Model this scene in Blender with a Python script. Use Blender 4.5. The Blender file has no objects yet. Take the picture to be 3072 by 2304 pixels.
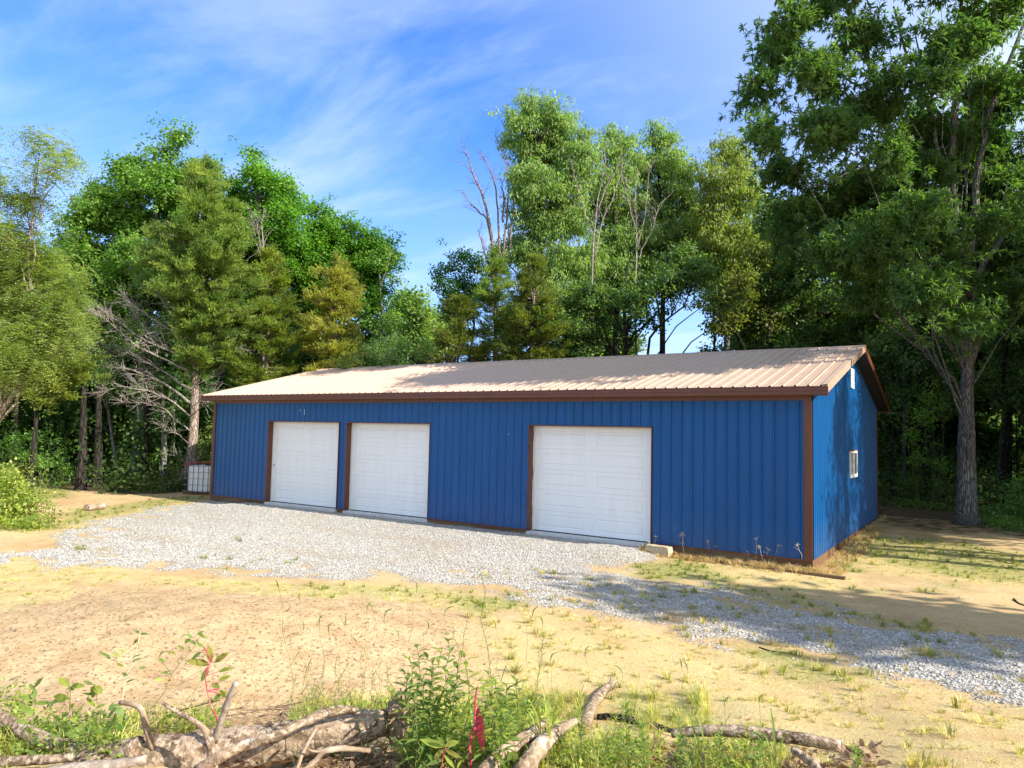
import bpy, math
import numpy as np
from mathutils import Matrix, Vector
R = math.radians
scene = bpy.context.scene

# ---------------------------------------------------------------- camera
F_PX, PITCH, ROLL, YAW = 2159.8, .0659, .0216, .5834
CAM = np.array([2.716, -14.2685, 2.2444])
_cy, _sy, _cp, _sp = math.cos(YAW), math.sin(YAW), math.cos(PITCH), math.sin(PITCH)
_right = np.array([_cy, _sy, 0.]); _flat = np.array([-_sy, _cy, 0.])
_fwd = _flat*_cp + np.array([0, 0, 1.])*_sp
_up0 = -_flat*_sp + np.array([0, 0, 1.])*_cp
_R = _right*math.cos(ROLL) + _up0*math.sin(ROLL)
_U = -_right*math.sin(ROLL) + _up0*math.cos(ROLL)
cam_data = bpy.data.cameras.new('camera'); cam = bpy.data.objects.new('camera', cam_data)
scene.collection.objects.link(cam)
cam.matrix_world = Matrix(((_R[0], _U[0], -_fwd[0], CAM[0]), (_R[1], _U[1], -_fwd[1], CAM[1]),
                           (_R[2], _U[2], -_fwd[2], CAM[2]), (0, 0, 0, 1)))
cam_data.sensor_width = 36; cam_data.lens = 36*F_PX/3072
cam_data.clip_start = .1; cam_data.clip_end = 2000
scene.camera = cam

# ---------------------------------------------------------------- light
SUN = Vector((1.50, .09, 1.0)).normalized()
SUN_EL = math.asin(SUN.z); SUN_AZ = math.atan2(SUN.x, SUN.y)
sun_data = bpy.data.lights.new('sun', 'SUN'); sun = bpy.data.objects.new('sun', sun_data)
scene.collection.objects.link(sun)
sun_data.energy = 4.4; sun_data.angle = R(.55); sun_data.color = (1, .93, .80)
sun.rotation_euler = SUN.to_track_quat('Z', 'Y').to_euler()
sun.location = (30, 2, 25)
world = bpy.data.worlds.new('World'); scene.world = world; world.use_nodes = True
wn, wl = world.node_tree.nodes, world.node_tree.links
bg = wn['Background']; bg.inputs['Strength'].default_value = .15
sky = wn.new('ShaderNodeTexSky'); sky.sky_type = 'NISHITA'; sky.sun_disc = False
sky.sun_elevation = SUN_EL; sky.sun_rotation = SUN_AZ; sky.altitude = 200
sky.air_density = 1.0; sky.dust_density = .6; sky.ozone_density = 2.5
# thin cirrus streaks: noise on a high flat layer
tc = wn.new('ShaderNodeTexCoord'); sep = wn.new('ShaderNodeSeparateXYZ'); wl.new(tc.outputs['Generated'], sep.inputs[0])
def wmath(op, a, b=None, clamp=False):
    n = wn.new('ShaderNodeMath'); n.operation = op; n.use_clamp = clamp
    for i, v in enumerate((a, b)):
        if v is None: continue
        if isinstance(v, (int, float)): n.inputs[i].default_value = v
        else: wl.new(v, n.inputs[i])
    return n.outputs[0]
zz = wmath('ADD', wmath('MAXIMUM', sep.outputs[2], 0.), .12)
comb = wn.new('ShaderNodeCombineXYZ')
wl.new(wmath('DIVIDE', sep.outputs[0], zz), comb.inputs[0]); wl.new(wmath('DIVIDE', sep.outputs[1], zz), comb.inputs[1])
mp = wn.new('ShaderNodeMapping'); wl.new(comb.outputs[0], mp.inputs[0])
mp.inputs['Rotation'].default_value = (0, 0, R(-52)); mp.inputs['Scale'].default_value = (.55, 1.3, 1)
mp.inputs['Location'].default_value = (7.4, 3.9, 0)
nz = wn.new('ShaderNodeTexNoise'); wl.new(mp.outputs[0], nz.inputs['Vector'])
nz.inputs['Scale'].default_value = 1.9; nz.inputs['Detail'].default_value = 10; nz.inputs['Roughness'].default_value = .60
nz.inputs['Distortion'].default_value = .35
nz2 = wn.new('ShaderNodeTexNoise'); wl.new(comb.outputs[0], nz2.inputs['Vector'])
nz2.inputs['Scale'].default_value = .45; nz2.inputs['Detail'].default_value = 3
cr = wn.new('ShaderNodeMapRange'); wl.new(wmath('ADD', wmath('MULTIPLY', nz.outputs[0], .6), wmath('MULTIPLY', nz2.outputs[0], .5)), cr.inputs[0])
cr.inputs[1].default_value = .50; cr.inputs[2].default_value = .72; cr.inputs[3].default_value = .0; cr.inputs[4].default_value = .42
cr.interpolation_type = 'SMOOTHSTEP'
# cloud veil is thicker toward the sun's side of the sky and toward the horizon
dt = wn.new('ShaderNodeVectorMath'); dt.operation = 'DOT_PRODUCT'; wl.new(tc.outputs['Generated'], dt.inputs[0])
dt.inputs[1].default_value = tuple(SUN)
side = wn.new('ShaderNodeMapRange'); wl.new(dt.outputs['Value'], side.inputs[0])
side.inputs[1].default_value = -.25; side.inputs[2].default_value = .50; side.inputs[3].default_value = 0; side.inputs[4].default_value = .75
side.interpolation_type = 'SMOOTHSTEP'
hz = wn.new('ShaderNodeMapRange'); wl.new(sep.outputs[2], hz.inputs[0])
hz.inputs[1].default_value = .40; hz.inputs[2].default_value = .1; hz.inputs[3].default_value = 0; hz.inputs[4].default_value = .42
cover = wmath('ADD', wmath('ADD', cr.outputs[0], side.outputs[0]), hz.outputs[0], True)
tint = wn.new('ShaderNodeMix'); tint.data_type = 'RGBA'; tint.blend_type = 'MULTIPLY'; tint.inputs[0].default_value = 1
wl.new(sky.outputs[0], tint.inputs[6]); tint.inputs[7].default_value = (.27, .56, 1.02, 1)
mx = wn.new('ShaderNodeMix'); mx.data_type = 'RGBA'; wl.new(cover, mx.inputs[0]); wl.new(tint.outputs[2], mx.inputs[6])
mx.inputs[7].default_value = (2.8, 3.25, 3.75, 1)
wl.new(mx.outputs[2], bg.inputs['Color'])
vs = scene.view_settings
vs.view_transform = 'Standard'; vs.look = 'None'; vs.gamma = 1; vs.use_curve_mapping = False; vs.exposure = 1.2
scene.cycles.max_bounces = 6; scene.cycles.diffuse_bounces = 3; scene.cycles.glossy_bounces = 2
scene.cycles.transmission_bounces = 4; scene.cycles.transparent_max_bounces = 6
scene.cycles.caustics_reflective = False; scene.cycles.caustics_refractive = False
scene.cycles.use_denoising = True

# ---------------------------------------------------------------- helpers
def ray(px, py):                       # photo pixel (2212 wide copy) -> direction with unit forward component
    a = (px*1.38879-1536)/F_PX; b = -(py*1.38879-1152)/F_PX
    return _fwd + a*_R + b*_U
def P(px, py, d): return CAM + ray(px, py)*d
def sstep(e0, e1, x):
    t = np.clip((np.asarray(x, float)-e0)/(e1-e0), 0, 1); return t*t*(3-2*t)
_nr = np.random.default_rng(5)
_NW = [(_nr.uniform(-1, 1, 2)*2*math.pi, _nr.uniform(0, 6.28)) for _ in range(10)]
def lump(x, y, s=1.0):                 # smooth 2-D wobble in -1..1
    x = np.asarray(x, float)/s; y = np.asarray(y, float)/s; v = 0
    for (k, ph) in _NW: v = v+np.sin(k[0]*x+k[1]*y+ph)
    return v/4.5
def fbm(x, y, s=1.0, o=3):
    v = 0; a = 1
    for i in range(o): v = v+a*lump(np.asarray(x)+17*i, np.asarray(y)-9*i, s/2.03**i); a *= .55
    return v/1.9
def gz(x, y):                          # height of the ground
    x = np.asarray(x, float); y = np.asarray(y, float)
    z = -.2+.15*sstep(0, 9, y)*sstep(-6, 1, x)
    z = z+.09*sstep(-17.2, -16, x)*sstep(-2.6, -3.6, x)*sstep(-2.2, -.8, y)*sstep(1, .5, y)
    z = z+.05*lump(x, y, 7)*sstep(0, -3, y)
    d = (x-CAM[0])*_flat[0]+(y-CAM[1])*_flat[1]
    w = (x-CAM[0])*_right[0]+(y-CAM[1])*_right[1]
    z = z+.50*sstep(6.8, 3.9, d)*(1-.35*sstep(.2, 2.2, w))+.04*lump(x, y, 1.3)*sstep(9, 5, d)
    z = z+.22*np.exp(-((d-8.6)/1.5)**2-((w+3.6)/2.6)**2)           # heap of loose soil
    z = z+.08*sstep(1, 2.5, x)*sstep(2, -4, y)
    return z
def G(px, py):                         # where the pixel's line of sight meets the ground
    r = ray(px, py); t = 4.
    lo, hi = 1.5, 120.
    for _ in range(50):
        m = (lo+hi)/2; p = CAM+r*m
        if p[2] > gz(p[0], p[1]): lo = m
        else: hi = m
    p = CAM+r*lo; p[2] = gz(p[0], p[1]); return p
def ground(p): return np.array([p[0], p[1], float(gz(p[0], p[1]))])

col = scene.collection
def tag(o, label=None, cat=None, group=None, kind=None):
    if label: o['label'] = label
    if cat: o['category'] = cat
    if group: o['group'] = group
    if kind: o['kind'] = kind
    return o
def empty(name, loc, label, cat, group=None, rz=0):
    o = bpy.data.objects.new(name, None); col.objects.link(o); o.empty_display_size = .3
    o.location = tuple(float(v) for v in loc); o.rotation_euler = (0, 0, rz)
    return tag(o, label, cat, group)
class MB:
    """collects faces and links them as one mesh object"""
    def __init__(s): s.v = []; s.f = []; s.n = 0
    def add(s, v, f):
        v = np.asarray(v, float).reshape(-1, 3)
        s.v.append(v); s.f.extend([tuple(int(i)+s.n for i in q) for q in f]); s.n += len(v); return s
    def box(s, x0, y0, z0, x1, y1, z1):
        v = [(x, y, z) for z in (z0, z1) for y in (y0, y1) for x in (x0, x1)]
        return s.add(v, [(0, 2, 3, 1), (4, 5, 7, 6), (0, 1, 5, 4), (2, 6, 7, 3), (0, 4, 6, 2), (1, 3, 7, 5)])
    def tube(s, path, rad, k=6, cap=True, rough=0, rng=None, ridge=0):
        rp = rng.uniform(-1, 1, k)*ridge if ridge else 0
        p = np.asarray(path, float); n = len(p); rad = np.broadcast_to(np.asarray(rad, float), (n,))
        t = np.gradient(p, axis=0); t /= np.linalg.norm(t, axis=1)[:, None]+1e-9
        a = np.array([0, 0, 1.]) if abs(t[0][2]) < .8 else np.array([1., 0, 0])
        u = np.cross(t[0], a); u /= np.linalg.norm(u)
        th = np.arange(k)*2*math.pi/k; vs_ = []
        for i in range(n):
            u = u-t[i]*u.dot(t[i]); u /= np.linalg.norm(u)+1e-9; w = np.cross(t[i], u)
            rr = rad[i]*(1+rp+rough*(rng.uniform(-1, 1, k) if rough else 0))
            vs_.append(p[i]+np.outer(np.cos(th)*rr, u)+np.outer(np.sin(th)*rr, w))
        f = [(i*k+j, i*k+(j+1) % k, (i+1)*k+(j+1) % k, (i+1)*k+j) for i in range(n-1) for j in range(k)]
        if cap: f += [tuple(range(k))[::-1], tuple((n-1)*k+j for j in range(k))]
        return s.add(np.concatenate(vs_), f)
    def build(s, name, mat, parent=None, smooth=False, loc=None):
        me = bpy.data.meshes.new(name)
        v = np.concatenate(s.v) if s.v else np.zeros((0, 3))
        if parent is not None and loc is None: v = v-np.array(ROOT.get(parent.name, (0, 0, 0)))
        if loc is not None: v = v-np.array(loc)
        me.from_pydata(v.tolist(), [], s.f); me.update()
        if smooth: me.polygons.foreach_set('use_smooth', [True]*len(me.polygons))
        if mat: me.materials.append(mat)
        o = bpy.data.objects.new(name, me); col.objects.link(o)
        if parent is not None: o.parent = parent; ROOT[o.name] = ROOT.get(parent.name, (0, 0, 0))
        elif loc is not None: o.location = tuple(float(q) for q in loc); ROOT[o.name] = tuple(float(q) for q in loc)
        return o
ROOT = {}                              # world origin of each unrotated thing, so meshes can be written in world metres
def root(name, loc, label, cat, group=None):
    o = empty(name, loc, label, cat, group); ROOT[o.name] = tuple(float(v) for v in loc); return o
def rot(loc3): return loc3

# ---------------------------------------------------------------- materials
class NT:
    def __init__(s, name):
        s.m = bpy.data.materials.new(name); s.m.use_nodes = True
        s.n = s.m.node_tree.nodes; s.l = s.m.node_tree.links; s.b = s.n['Principled BSDF']; s.out = s.n['Material Output']
    def set(s, node, key, v):
        if isinstance(v, bpy.types.NodeSocket): s.l.new(v, node.inputs[key])
        else: node.inputs[key].default_value = v
    def node(s, typ, **kw):
        n = s.n.new(typ)
        for k, v in kw.items(): setattr(n, k, v)
        return n
    def coord(s, scale=(1, 1, 1), kind='Object', rotz=0):
        t = s.node('ShaderNodeTexCoord'); m = s.node('ShaderNodeMapping'); s.l.new(t.outputs[kind], m.inputs[0])
        m.inputs['Scale'].default_value = scale; m.inputs['Rotation'].default_value = (0, 0, rotz); return m.outputs[0]
    def noise(s, scale, detail=4, rough=.5, vec=None, dist=0):
        n = s.node('ShaderNodeTexNoise'); n.inputs['Scale'].default_value = scale; n.inputs['Detail'].default_value = detail
        n.inputs['Roughness'].default_value = rough; n.inputs['Distortion'].default_value = dist
        s.l.new(vec if vec is not None else s.coord(), n.inputs['Vector']); return n.outputs[0]
    def voro(s, scale, vec=None, feature='F1', rnd=1):
        n = s.node('ShaderNodeTexVoronoi', feature=feature); n.inputs['Scale'].default_value = scale
        n.inputs['Randomness'].default_value = rnd
        s.l.new(vec if vec is not None else s.coord(), n.inputs['Vector']); return n
    def rng(s, v, a, b, c=0, d=1):
        n = s.node('ShaderNodeMapRange'); s.l.new(v, n.inputs[0])
        for i, q in enumerate((a, b, c, d)): n.inputs[i+1].default_value = q
        return n.outputs[0]
    def math(s, op, a, b=0., clamp=False):
        n = s.node('ShaderNodeMath', operation=op, use_clamp=clamp); s.set(n, 0, a); s.set(n, 1, b); return n.outputs[0]
    def mix(s, f, a, b, mode='MIX'):
        n = s.node('ShaderNodeMix', data_type='RGBA', blend_type=mode)
        s.set(n, 0, f)
        for k, v in ((6, a), (7, b)): s.set(n, k, v if isinstance(v, bpy.types.NodeSocket) else (*v[:3], 1))
        return n.outputs[2]
    def attr(s, name, typ='GEOMETRY'):
        n = s.node('ShaderNodeAttribute', attribute_type=typ, attribute_name=name); return n
    def bump(s, h, strength=.4, dist=.02):
        n = s.node('ShaderNodeBump'); s.l.new(h, n.inputs['Height']); n.inputs['Strength'].default_value = strength
        n.inputs['Distance'].default_value = dist; s.l.new(n.outputs[0], s.b.inputs['Normal']); return n
    def fin(s, color, rough=.7, metal=0, spec=None):
        s.set(s.b, 'Base Color', color if isinstance(color, bpy.types.NodeSocket) else (*color[:3], 1))
        s.set(s.b, 'Roughness', rough); s.b.inputs['Metallic'].default_value = metal
        if spec is not None: s.b.inputs['Specular IOR Level'].default_value = spec
        return s.m

def paint(name, c, rough=.4, var=.12, streak=True, spec=.5, coat=0):
    t = NT(name); v = t.coord((3, 3, .35) if streak else (2, 2, 2))
    n1 = t.noise(2.2, 6, .6, v); n2 = t.noise(30, 3, .5)
    f = t.rng(n1, .3, .72)
    c2 = tuple(x*(1-var) for x in c); c3 = tuple(min(1, x*(1+var)+.004) for x in c)
    cc = t.mix(f, c2, c3)
    t.bump(n2, .05, .002)
    t.b.inputs['Coat Weight'].default_value = coat
    return t.fin(cc, t.rng(n1, .2, .8, rough-.06, rough+.1), spec=spec)
M = {}
# blue sheet steel: faded film, faint dust splashed up the bottom half metre
t = NT('blue_steel')
n1 = t.noise(1.6, 5, .6, t.coord((3, 3, .3))); n2 = t.noise(14, 4, .6)
tc_ = t.node('ShaderNodeTexCoord'); sx = t.node('ShaderNodeSeparateXYZ'); t.l.new(tc_.outputs['Object'], sx.inputs[0])
dust = t.math('MULTIPLY', t.rng(sx.outputs[2], .75, -.05, 0, 1), t.rng(n2, .3, .7, .25, 1))
c = t.mix(t.rng(n1, .3, .7), (.001, .070, .225), (.002, .090, .28))
c = t.mix(t.math('MULTIPLY', dust, .16, True), c, (.24, .22, .24))
t.bump(t.noise(5, 2, .5, t.coord((1.5, 1.5, .6))), .05, .01)
M['blue'] = t.fin(c, t.rng(n1, .2, .8, .24, .34), spec=.32)
M['brown'] = paint('brown_trim', (.13, .042, .018), .38, .15)
M['roof'] = paint('brown_roof_steel', (.47, .33, .25), .33, .06, streak=False, spec=.6)
M['door'] = paint('white_door', (.86, .86, .83), .4, .03)
M['white'] = paint('white_vinyl', (.82, .82, .80), .4, .03)
t = NT('treated_wood'); v = t.coord((.8, 6, 14))
n1 = t.noise(3, 6, .65, v); n2 = t.noise(.6, 3)
c = t.mix(t.rng(n1, .3, .7), (.10, .058, .026), (.27, .18, .085)); c = t.mix(t.rng(n2, .4, .62), c, (.13, .06, .025))
t.bump(n1, .4, .006); M['wood'] = t.fin(c, .85)
t = NT('concrete'); n1 = t.noise(8, 6, .6); t.bump(n1, .3, .01)
M['concrete'] = t.fin(t.mix(t.rng(n1, .3, .7), (.52, .50, .46), (.70, .69, .66)), .9)
t = NT('sand_block'); n1 = t.noise(16, 6, .7); t.bump(n1, .6, .02)
M['block'] = t.fin(t.mix(t.rng(n1, .3, .7), (.36, .27, .15), (.60, .50, .34)), .9)
t = NT('glass'); M['glass'] = t.fin((.02, .025, .025), .04, spec=.9)
M['black'] = paint('black_wire', (.015, .016, .017), .5, .1)
M['grey_wire'] = paint('grey_wire', (.30, .31, .32), .4, .1)
M['red'] = paint('rusty_red', (.23, .035, .022), .6, .3, streak=False)
M['tank'] = paint('tank_plastic', (.78, .80, .80), .4, .06)
M['dark'] = paint('shade_dark', (.02, .018, .016), .8, .1)

def bark(name, ca, cb, sc=9, bs=.8, st=.16):
    t = NT(name); v = t.coord((sc, sc, sc*st)); n1 = t.noise(1.3, 8, .68, v, .6); n2 = t.noise(1.2, 3)
    w = t.voro(1.5, v, 'DISTANCE_TO_EDGE').outputs['Distance']
    h = t.math('ADD', t.rng(w, 0, .25), t.math('MULTIPLY', n1, .8))
    c = t.mix(t.rng(h, .35, 1.35), tuple(x*.38 for x in ca), cb); c = t.mix(t.rng(n2, .45, .7, 0, .6), c, ca)
    t.bump(h, bs, .03); return t.fin(c, .92, spec=.15)
M['bark'] = bark('grey_bark', (.12, .115, .105), (.29, .28, .26), 14)
M['bark_dark'] = bark('dark_bark', (.022, .019, .016), (.06, .052, .043))  # on stems inside the wood this black carries the shade of the canopy
M['bark_cedar'] = bark('cedar_bark', (.20, .13, .095), (.50, .42, .36), 14, .7)
M['bark_dead'] = bark('bleached_dead_wood', (.24, .20, .175), (.46, .41, .37), 16, .4)
M['bark_red'] = bark('reddish_dead_wood', (.21, .13, .12), (.38, .28, .26), 16, .4)
def plainwood(name, ca, cb, cc):
    t = NT(name); n1 = t.noise(18, 7, .65, None, .8); n2 = t.noise(5, 4, .6)
    c = t.mix(t.rng(n1, .35, .65), ca, cb); c = t.mix(t.rng(n2, .52, .66, 0, .8), c, cc); t.bump(n1, .7, .012); return t.fin(c, .9, spec=.15)
M['twig'] = plainwood('dry_twig', (.17, .11, .07), (.36, .26, .17), (.42, .34, .26))
M['stub'] = plainwood('bleached_stub_wood', (.24, .185, .14), (.46, .39, .32), (.20, .15, .115))
t = NT('log_bark'); v = t.coord((1, 1, 1))
n1 = t.noise(7, 8, .65, v, 1.0); n2 = t.noise(3.2, 5, .6); n3 = t.noise(28, 5, .6); n4 = t.noise(60, 3)
c = t.mix(t.rng(n1, .38, .62), (.09, .058, .036), (.37, .265, .18)); c = t.mix(t.rng(n3, .48, .62), c, (.45, .36, .27))
c = t.mix(t.rng(n2, .60, .66, 0, .7), c, (.60, .58, .52)); c = t.mix(t.rng(n4, .66, .72), c, (.05, .035, .025))
t.bump(t.math('ADD', n1, t.math('MULTIPLY', n3, .6)), .9, .03); M['log'] = t.fin(c, .9, spec=.15)
t = NT('cut_wood'); n1 = t.noise(20, 4); M['cut'] = t.fin(t.mix(n1, (.30, .19, .10), (.55, .40, .25)), .9)

def leafmat(name, base=None, trans=.44, rough=.5, spec=.35, attr='INSTANCER'):
    """leaf colour = the plant's own tint (instancer attribute or fixed) with leaf to leaf variation"""
    t = NT(name)
    if base is None: c = t.attr('tint', attr).outputs['Color']
    else:
        rgb = t.node('ShaderNodeRGB'); rgb.outputs[0].default_value = (*base, 1); c = rgb.outputs[0]
    n1 = t.noise(3.5, 2, .5); n2 = t.noise(14, 1, .5)
    k = t.math('ADD', t.rng(n1, .3, .7, .75, 1.25), t.rng(n2, .3, .7, -.28, .28))
    hs = t.node('ShaderNodeHueSaturation'); t.l.new(c, hs.inputs['Color']); t.l.new(k, hs.inputs['Value'])
    t.l.new(t.rng(n1, .25, .75, .488, .508), hs.inputs['Hue'])
    t.set(t.b, 'Base Color', hs.outputs[0]); t.b.inputs['Roughness'].default_value = rough
    t.b.inputs['Specular IOR Level'].default_value = spec
    tr = t.node('ShaderNodeBsdfTranslucent')
    br = t.mix(1., hs.outputs[0], (1.9, 2.0, .75), 'MULTIPLY'); t.l.new(br, tr.inputs[0])
    ms = t.node('ShaderNodeMixShader'); ms.inputs[0].default_value = trans
    t.l.new(t.b.outputs[0], ms.inputs[1]); t.l.new(tr.outputs[0], ms.inputs[2]); t.l.new(ms.outputs[0], t.out.inputs['Surface'])
    return t.m
M['leaf'] = leafmat('tree_leaf', attr='GEOMETRY'); M['leaf_i'] = leafmat('weed_leaf_mixed')
M['weed'] = leafmat('weed_leaf', (.17, .25, .05), .45)
M['weed_dark'] = leafmat('weed_leaf_dark', (.14, .23, .055), .42)
M['weed_lime'] = leafmat('weed_leaf_lime', (.27, .32, .055))
M['pokeleaf'] = leafmat('reddish_leaf', (.22, .20, .05))
M['pinkleaf'] = leafmat('pink_leaf', (.55, .07, .11), .35)
M['pinkstem'] = paint('pink_stem', (.50, .04, .10), .45, .2)
M['stem'] = paint('green_stem', (.12, .15, .04), .6, .2)
M['redstem'] = paint('reddish_stem', (.16, .09, .045), .6, .2)
M['straw'] = leafmat('dry_straw', (.48, .36, .18), .2)
M['drystalk'] = paint('dry_stalk', (.52, .42, .27), .7, .2)
M['litter'] = leafmat('dry_leaf', (.27, .175, .10), .15)
def stonemat(name, ca, cb, dust=False):
    t = NT(name); oi = t.node('ShaderNodeObjectInfo'); n1 = t.noise(30, 4)
    c = t.mix(oi.outputs['Random'], ca, cb); c = t.mix(t.rng(n1, .3, .7, 0, .35), c, tuple(x*.6 for x in ca))
    if dust:
        g_ = t.node('ShaderNodeNewGeometry'); m_ = t.node('ShaderNodeMapping'); t.l.new(g_.outputs['Position'], m_.inputs[0]); m_.inputs['Scale'].default_value = (.35, 1.1, 1)
        c = t.mix(t.rng(t.noise(1.1, 5, .6, m_.outputs[0]), .48, .70, 0, .45), c, (.36, .28, .19))
    return t.fin(c, .9, spec=.2)
M['stone'] = stonemat('limestone_gravel', (.30, .285, .26), (.68, .64, .58), True)
M['clod'] = stonemat('soil_clod', (.34, .205, .10), (.50, .33, .17))

# ---------------------------------------------------------------- ground masks (world metres)
def sdf(poly, x, y):                   # signed distance to polygon, positive inside
    x = np.asarray(x, float); y = np.asarray(y, float); d = np.full(x.shape, 1e9); ins = np.zeros(x.shape, bool)
    n = len(poly)
    for i in range(n):
        ax, ay = poly[i]; bx, by = poly[(i+1) % n]
        ex, ey = bx-ax, by-ay; wx, wy = x-ax, y-ay
        t = np.clip((wx*ex+wy*ey)/(ex*ex+ey*ey+1e-9), 0, 1)
        d = np.minimum(d, (wx-ex*t)**2+(wy-ey*t)**2)
        c = ((ay > y) != (by > y)) & (x < ex*(y-ay)/(by-ay+1e-12)+ax); ins ^= c
    return np.where(ins, 1, -1)*np.sqrt(d)
def GP(pts): return [tuple(G(a, b)[:2]) for a, b in pts]
GRAVEL = GP([(118, 1162), (200, 1125), (330, 1098), (455, 1082)])+[(-18.3, .05), (-3.0, .05)]+GP(
    [(1420, 1182), (1445, 1195), (1370, 1215), (1340, 1235), (1400, 1255), (1520, 1265), (1700, 1300), (1900, 1345), (2100, 1378), (2212, 1392), (2700, 1480),
     (2760, 1640), (2212, 1528), (2080, 1502), (1950, 1468), (1850, 1435), (1700, 1405), (1500, 1378), (1400, 1345), (1260, 1322), (1150, 1298), (1050, 1268),
     (900, 1258), (760, 1248), (640, 1258), (520, 1238), (400, 1232), (250, 1222), (130, 1228), (0, 1222), (-200, 1215), (-200, 1192), (0, 1196), (90, 1190)])
GREEN = [(GP(p), a) for p, a in [
    ([(1350, 1222), (1440, 1210), (1530, 1222), (1580, 1250), (1500, 1258), (1400, 1250)], 1.0),
    ([(1500, 1252), (1600, 1262), (1800, 1305), (1990, 1350), (1960, 1372), (1800, 1325), (1640, 1300), (1500, 1268)], .7),
    ([(1380, 1290), (1480, 1300), (1600, 1330), (1580, 1345), (1470, 1322), (1380, 1305)], .5),
    ([(1600, 1402), (1700, 1400), (1790, 1440), (1870, 1452), (1800, 1470), (1680, 1452)], 1.0),
    ([(990, 1290), (1120, 1285), (1150, 1312), (1060, 1328), (980, 1315)], .9),
    ([(1830, 1158), (1990, 1160), (2212, 1195), (2400, 1220), (2400, 1275), (2212, 1262), (2060, 1245), (1900, 1215)], .8),
    ([(1990, 1262), (2080, 1258), (2090, 1275), (2000, 1280)], .5), ([(1840, 1268), (1930, 1270), (1920, 1284), (1850, 1282)], .5),
    ([(640, 1262), (900, 1268), (1100, 1290), (1120, 1320), (900, 1290), (700, 1285)], .45),
    ([(1990, 1372), (2060, 1380), (2080, 1400), (2010, 1398)], .7), ([(2130, 1440), (2190, 1452), (2200, 1470), (2140, 1462)], .4),
    ([(150, 1100), (420, 1070), (460, 1078), (330, 1097), (200, 1122), (110, 1148)], .8),
    ([(0, 1030), (160, 1040), (150, 1075), (40, 1085), (-300, 1080), (-300, 1030)], 1.0),
    ([(155, 1180), (210, 1178), (215, 1196), (160, 1200)], .7), ([(510, 1160), (560, 1155), (565, 1170), (530, 1178)], .5),
    ([(270, 1155), (340, 1150), (345, 1160), (280, 1165)], .4), ([(440, 1208), (640, 1212), (600, 1232), (480, 1228)], .5),
    ([(1800, 1210), (1850, 1206), (1870, 1232), (1810, 1238)], .9),
    ([(1320, 1480), (1500, 1500), (1540, 1580), (1340, 1570)], .7), ([(0, 1590), (280, 1590), (280, 1660), (0, 1660)], .8)]]
STRAW = [(GP(p), a) for p, a in [
    ([(350, 1245), (640, 1262), (860, 1262), (1150, 1300), (1040, 1330), (800, 1292), (600, 1288), (420, 1270), (300, 1262)], 1.0),
    ([(0, 1262), (150, 1255), (180, 1285), (60, 1310), (-200, 1320), (-200, 1265)], .8),
    ([(0, 1205), (260, 1222), (350, 1245), (200, 1262), (-100, 1262)], .8),
    ([(1480, 1215), (1740, 1225), (1850, 1250), (1780, 1285), (1560, 1258)], .7),
    ([(1150, 1310), (1500, 1385), (1900, 1460), (2400, 1560), (2400, 1800), (1200, 1800), (1000, 1400)], .6),
    ([(1790, 1180), (2000, 1190), (2400, 1250), (2400, 1290), (2100, 1262), (1850, 1230)], .7),
    ([(100, 1120), (440, 1080), (460, 1095), (300, 1110), (130, 1165)], .5),
    ([(1400, 1182), (1760, 1215), (1760, 1232), (1400, 1198)], 1.0)]]
def m_gravel(x, y):
    s = sdf(GRAVEL, x, y)+.42*fbm(x, y, 1.6)+.26*fbm(x+7, y, .45, 3)
    m = sstep(-.40, .45, s)
    holes = sstep(.02, .40, fbm(x+50, y, 1.1))*sstep(1.9, .7, s)*sstep(-1.2, -2.2, y)       # bare soil worn through
    return m*(1-.75*holes)
def m_list(L, x, y):
    v = np.zeros(np.shape(x))
    for poly, a in L: v = np.maximum(v, a*sstep(-.25, .3, sdf(poly, x, y)+.3*fbm(x, y, .8)))
    return v
def m_green(x, y): return m_list(GREEN, x, y)
def m_straw(x, y): return m_list(STRAW, x, y)
def m_loose(x, y):                      # freshly turned, cloddy soil on the left
    d = (x-CAM[0])*_flat[0]+(y-CAM[1])*_flat[1]; w = (x-CAM[0])*_right[0]+(y-CAM[1])*_right[1]
    return sstep(.3, -1.0, w+.4*fbm(x, y, 1.5))*sstep(11.5, 10.2, d+.4*fbm(x, y, 1))
def m_forest(x, y):                     # leaf litter under the wood
    d = (x-CAM[0])*_flat[0]+(y-CAM[1])*_flat[1]; w = (x-CAM[0])*_right[0]+(y-CAM[1])*_right[1]
    bank = sstep(4.75, 4.35, d+.25*fbm(x, y, .6))*sstep(-1.5, -.9, w)*sstep(2.0, 1.2, w)*.8
    return np.maximum(bank, m_wood(x, y))
def m_wood(x, y):
    return np.maximum(np.maximum(sstep(9.2, 11., y+.8*fbm(x, y, 3)), .55*sstep(4.5, 8.5, y+1.6*fbm(x, y, 2))*sstep(-.2, .3, x)), sstep(-20.5, -22.5, x+.25*y+.8*fbm(x, y, 2))*sstep(-2.5, .5, y))

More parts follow.
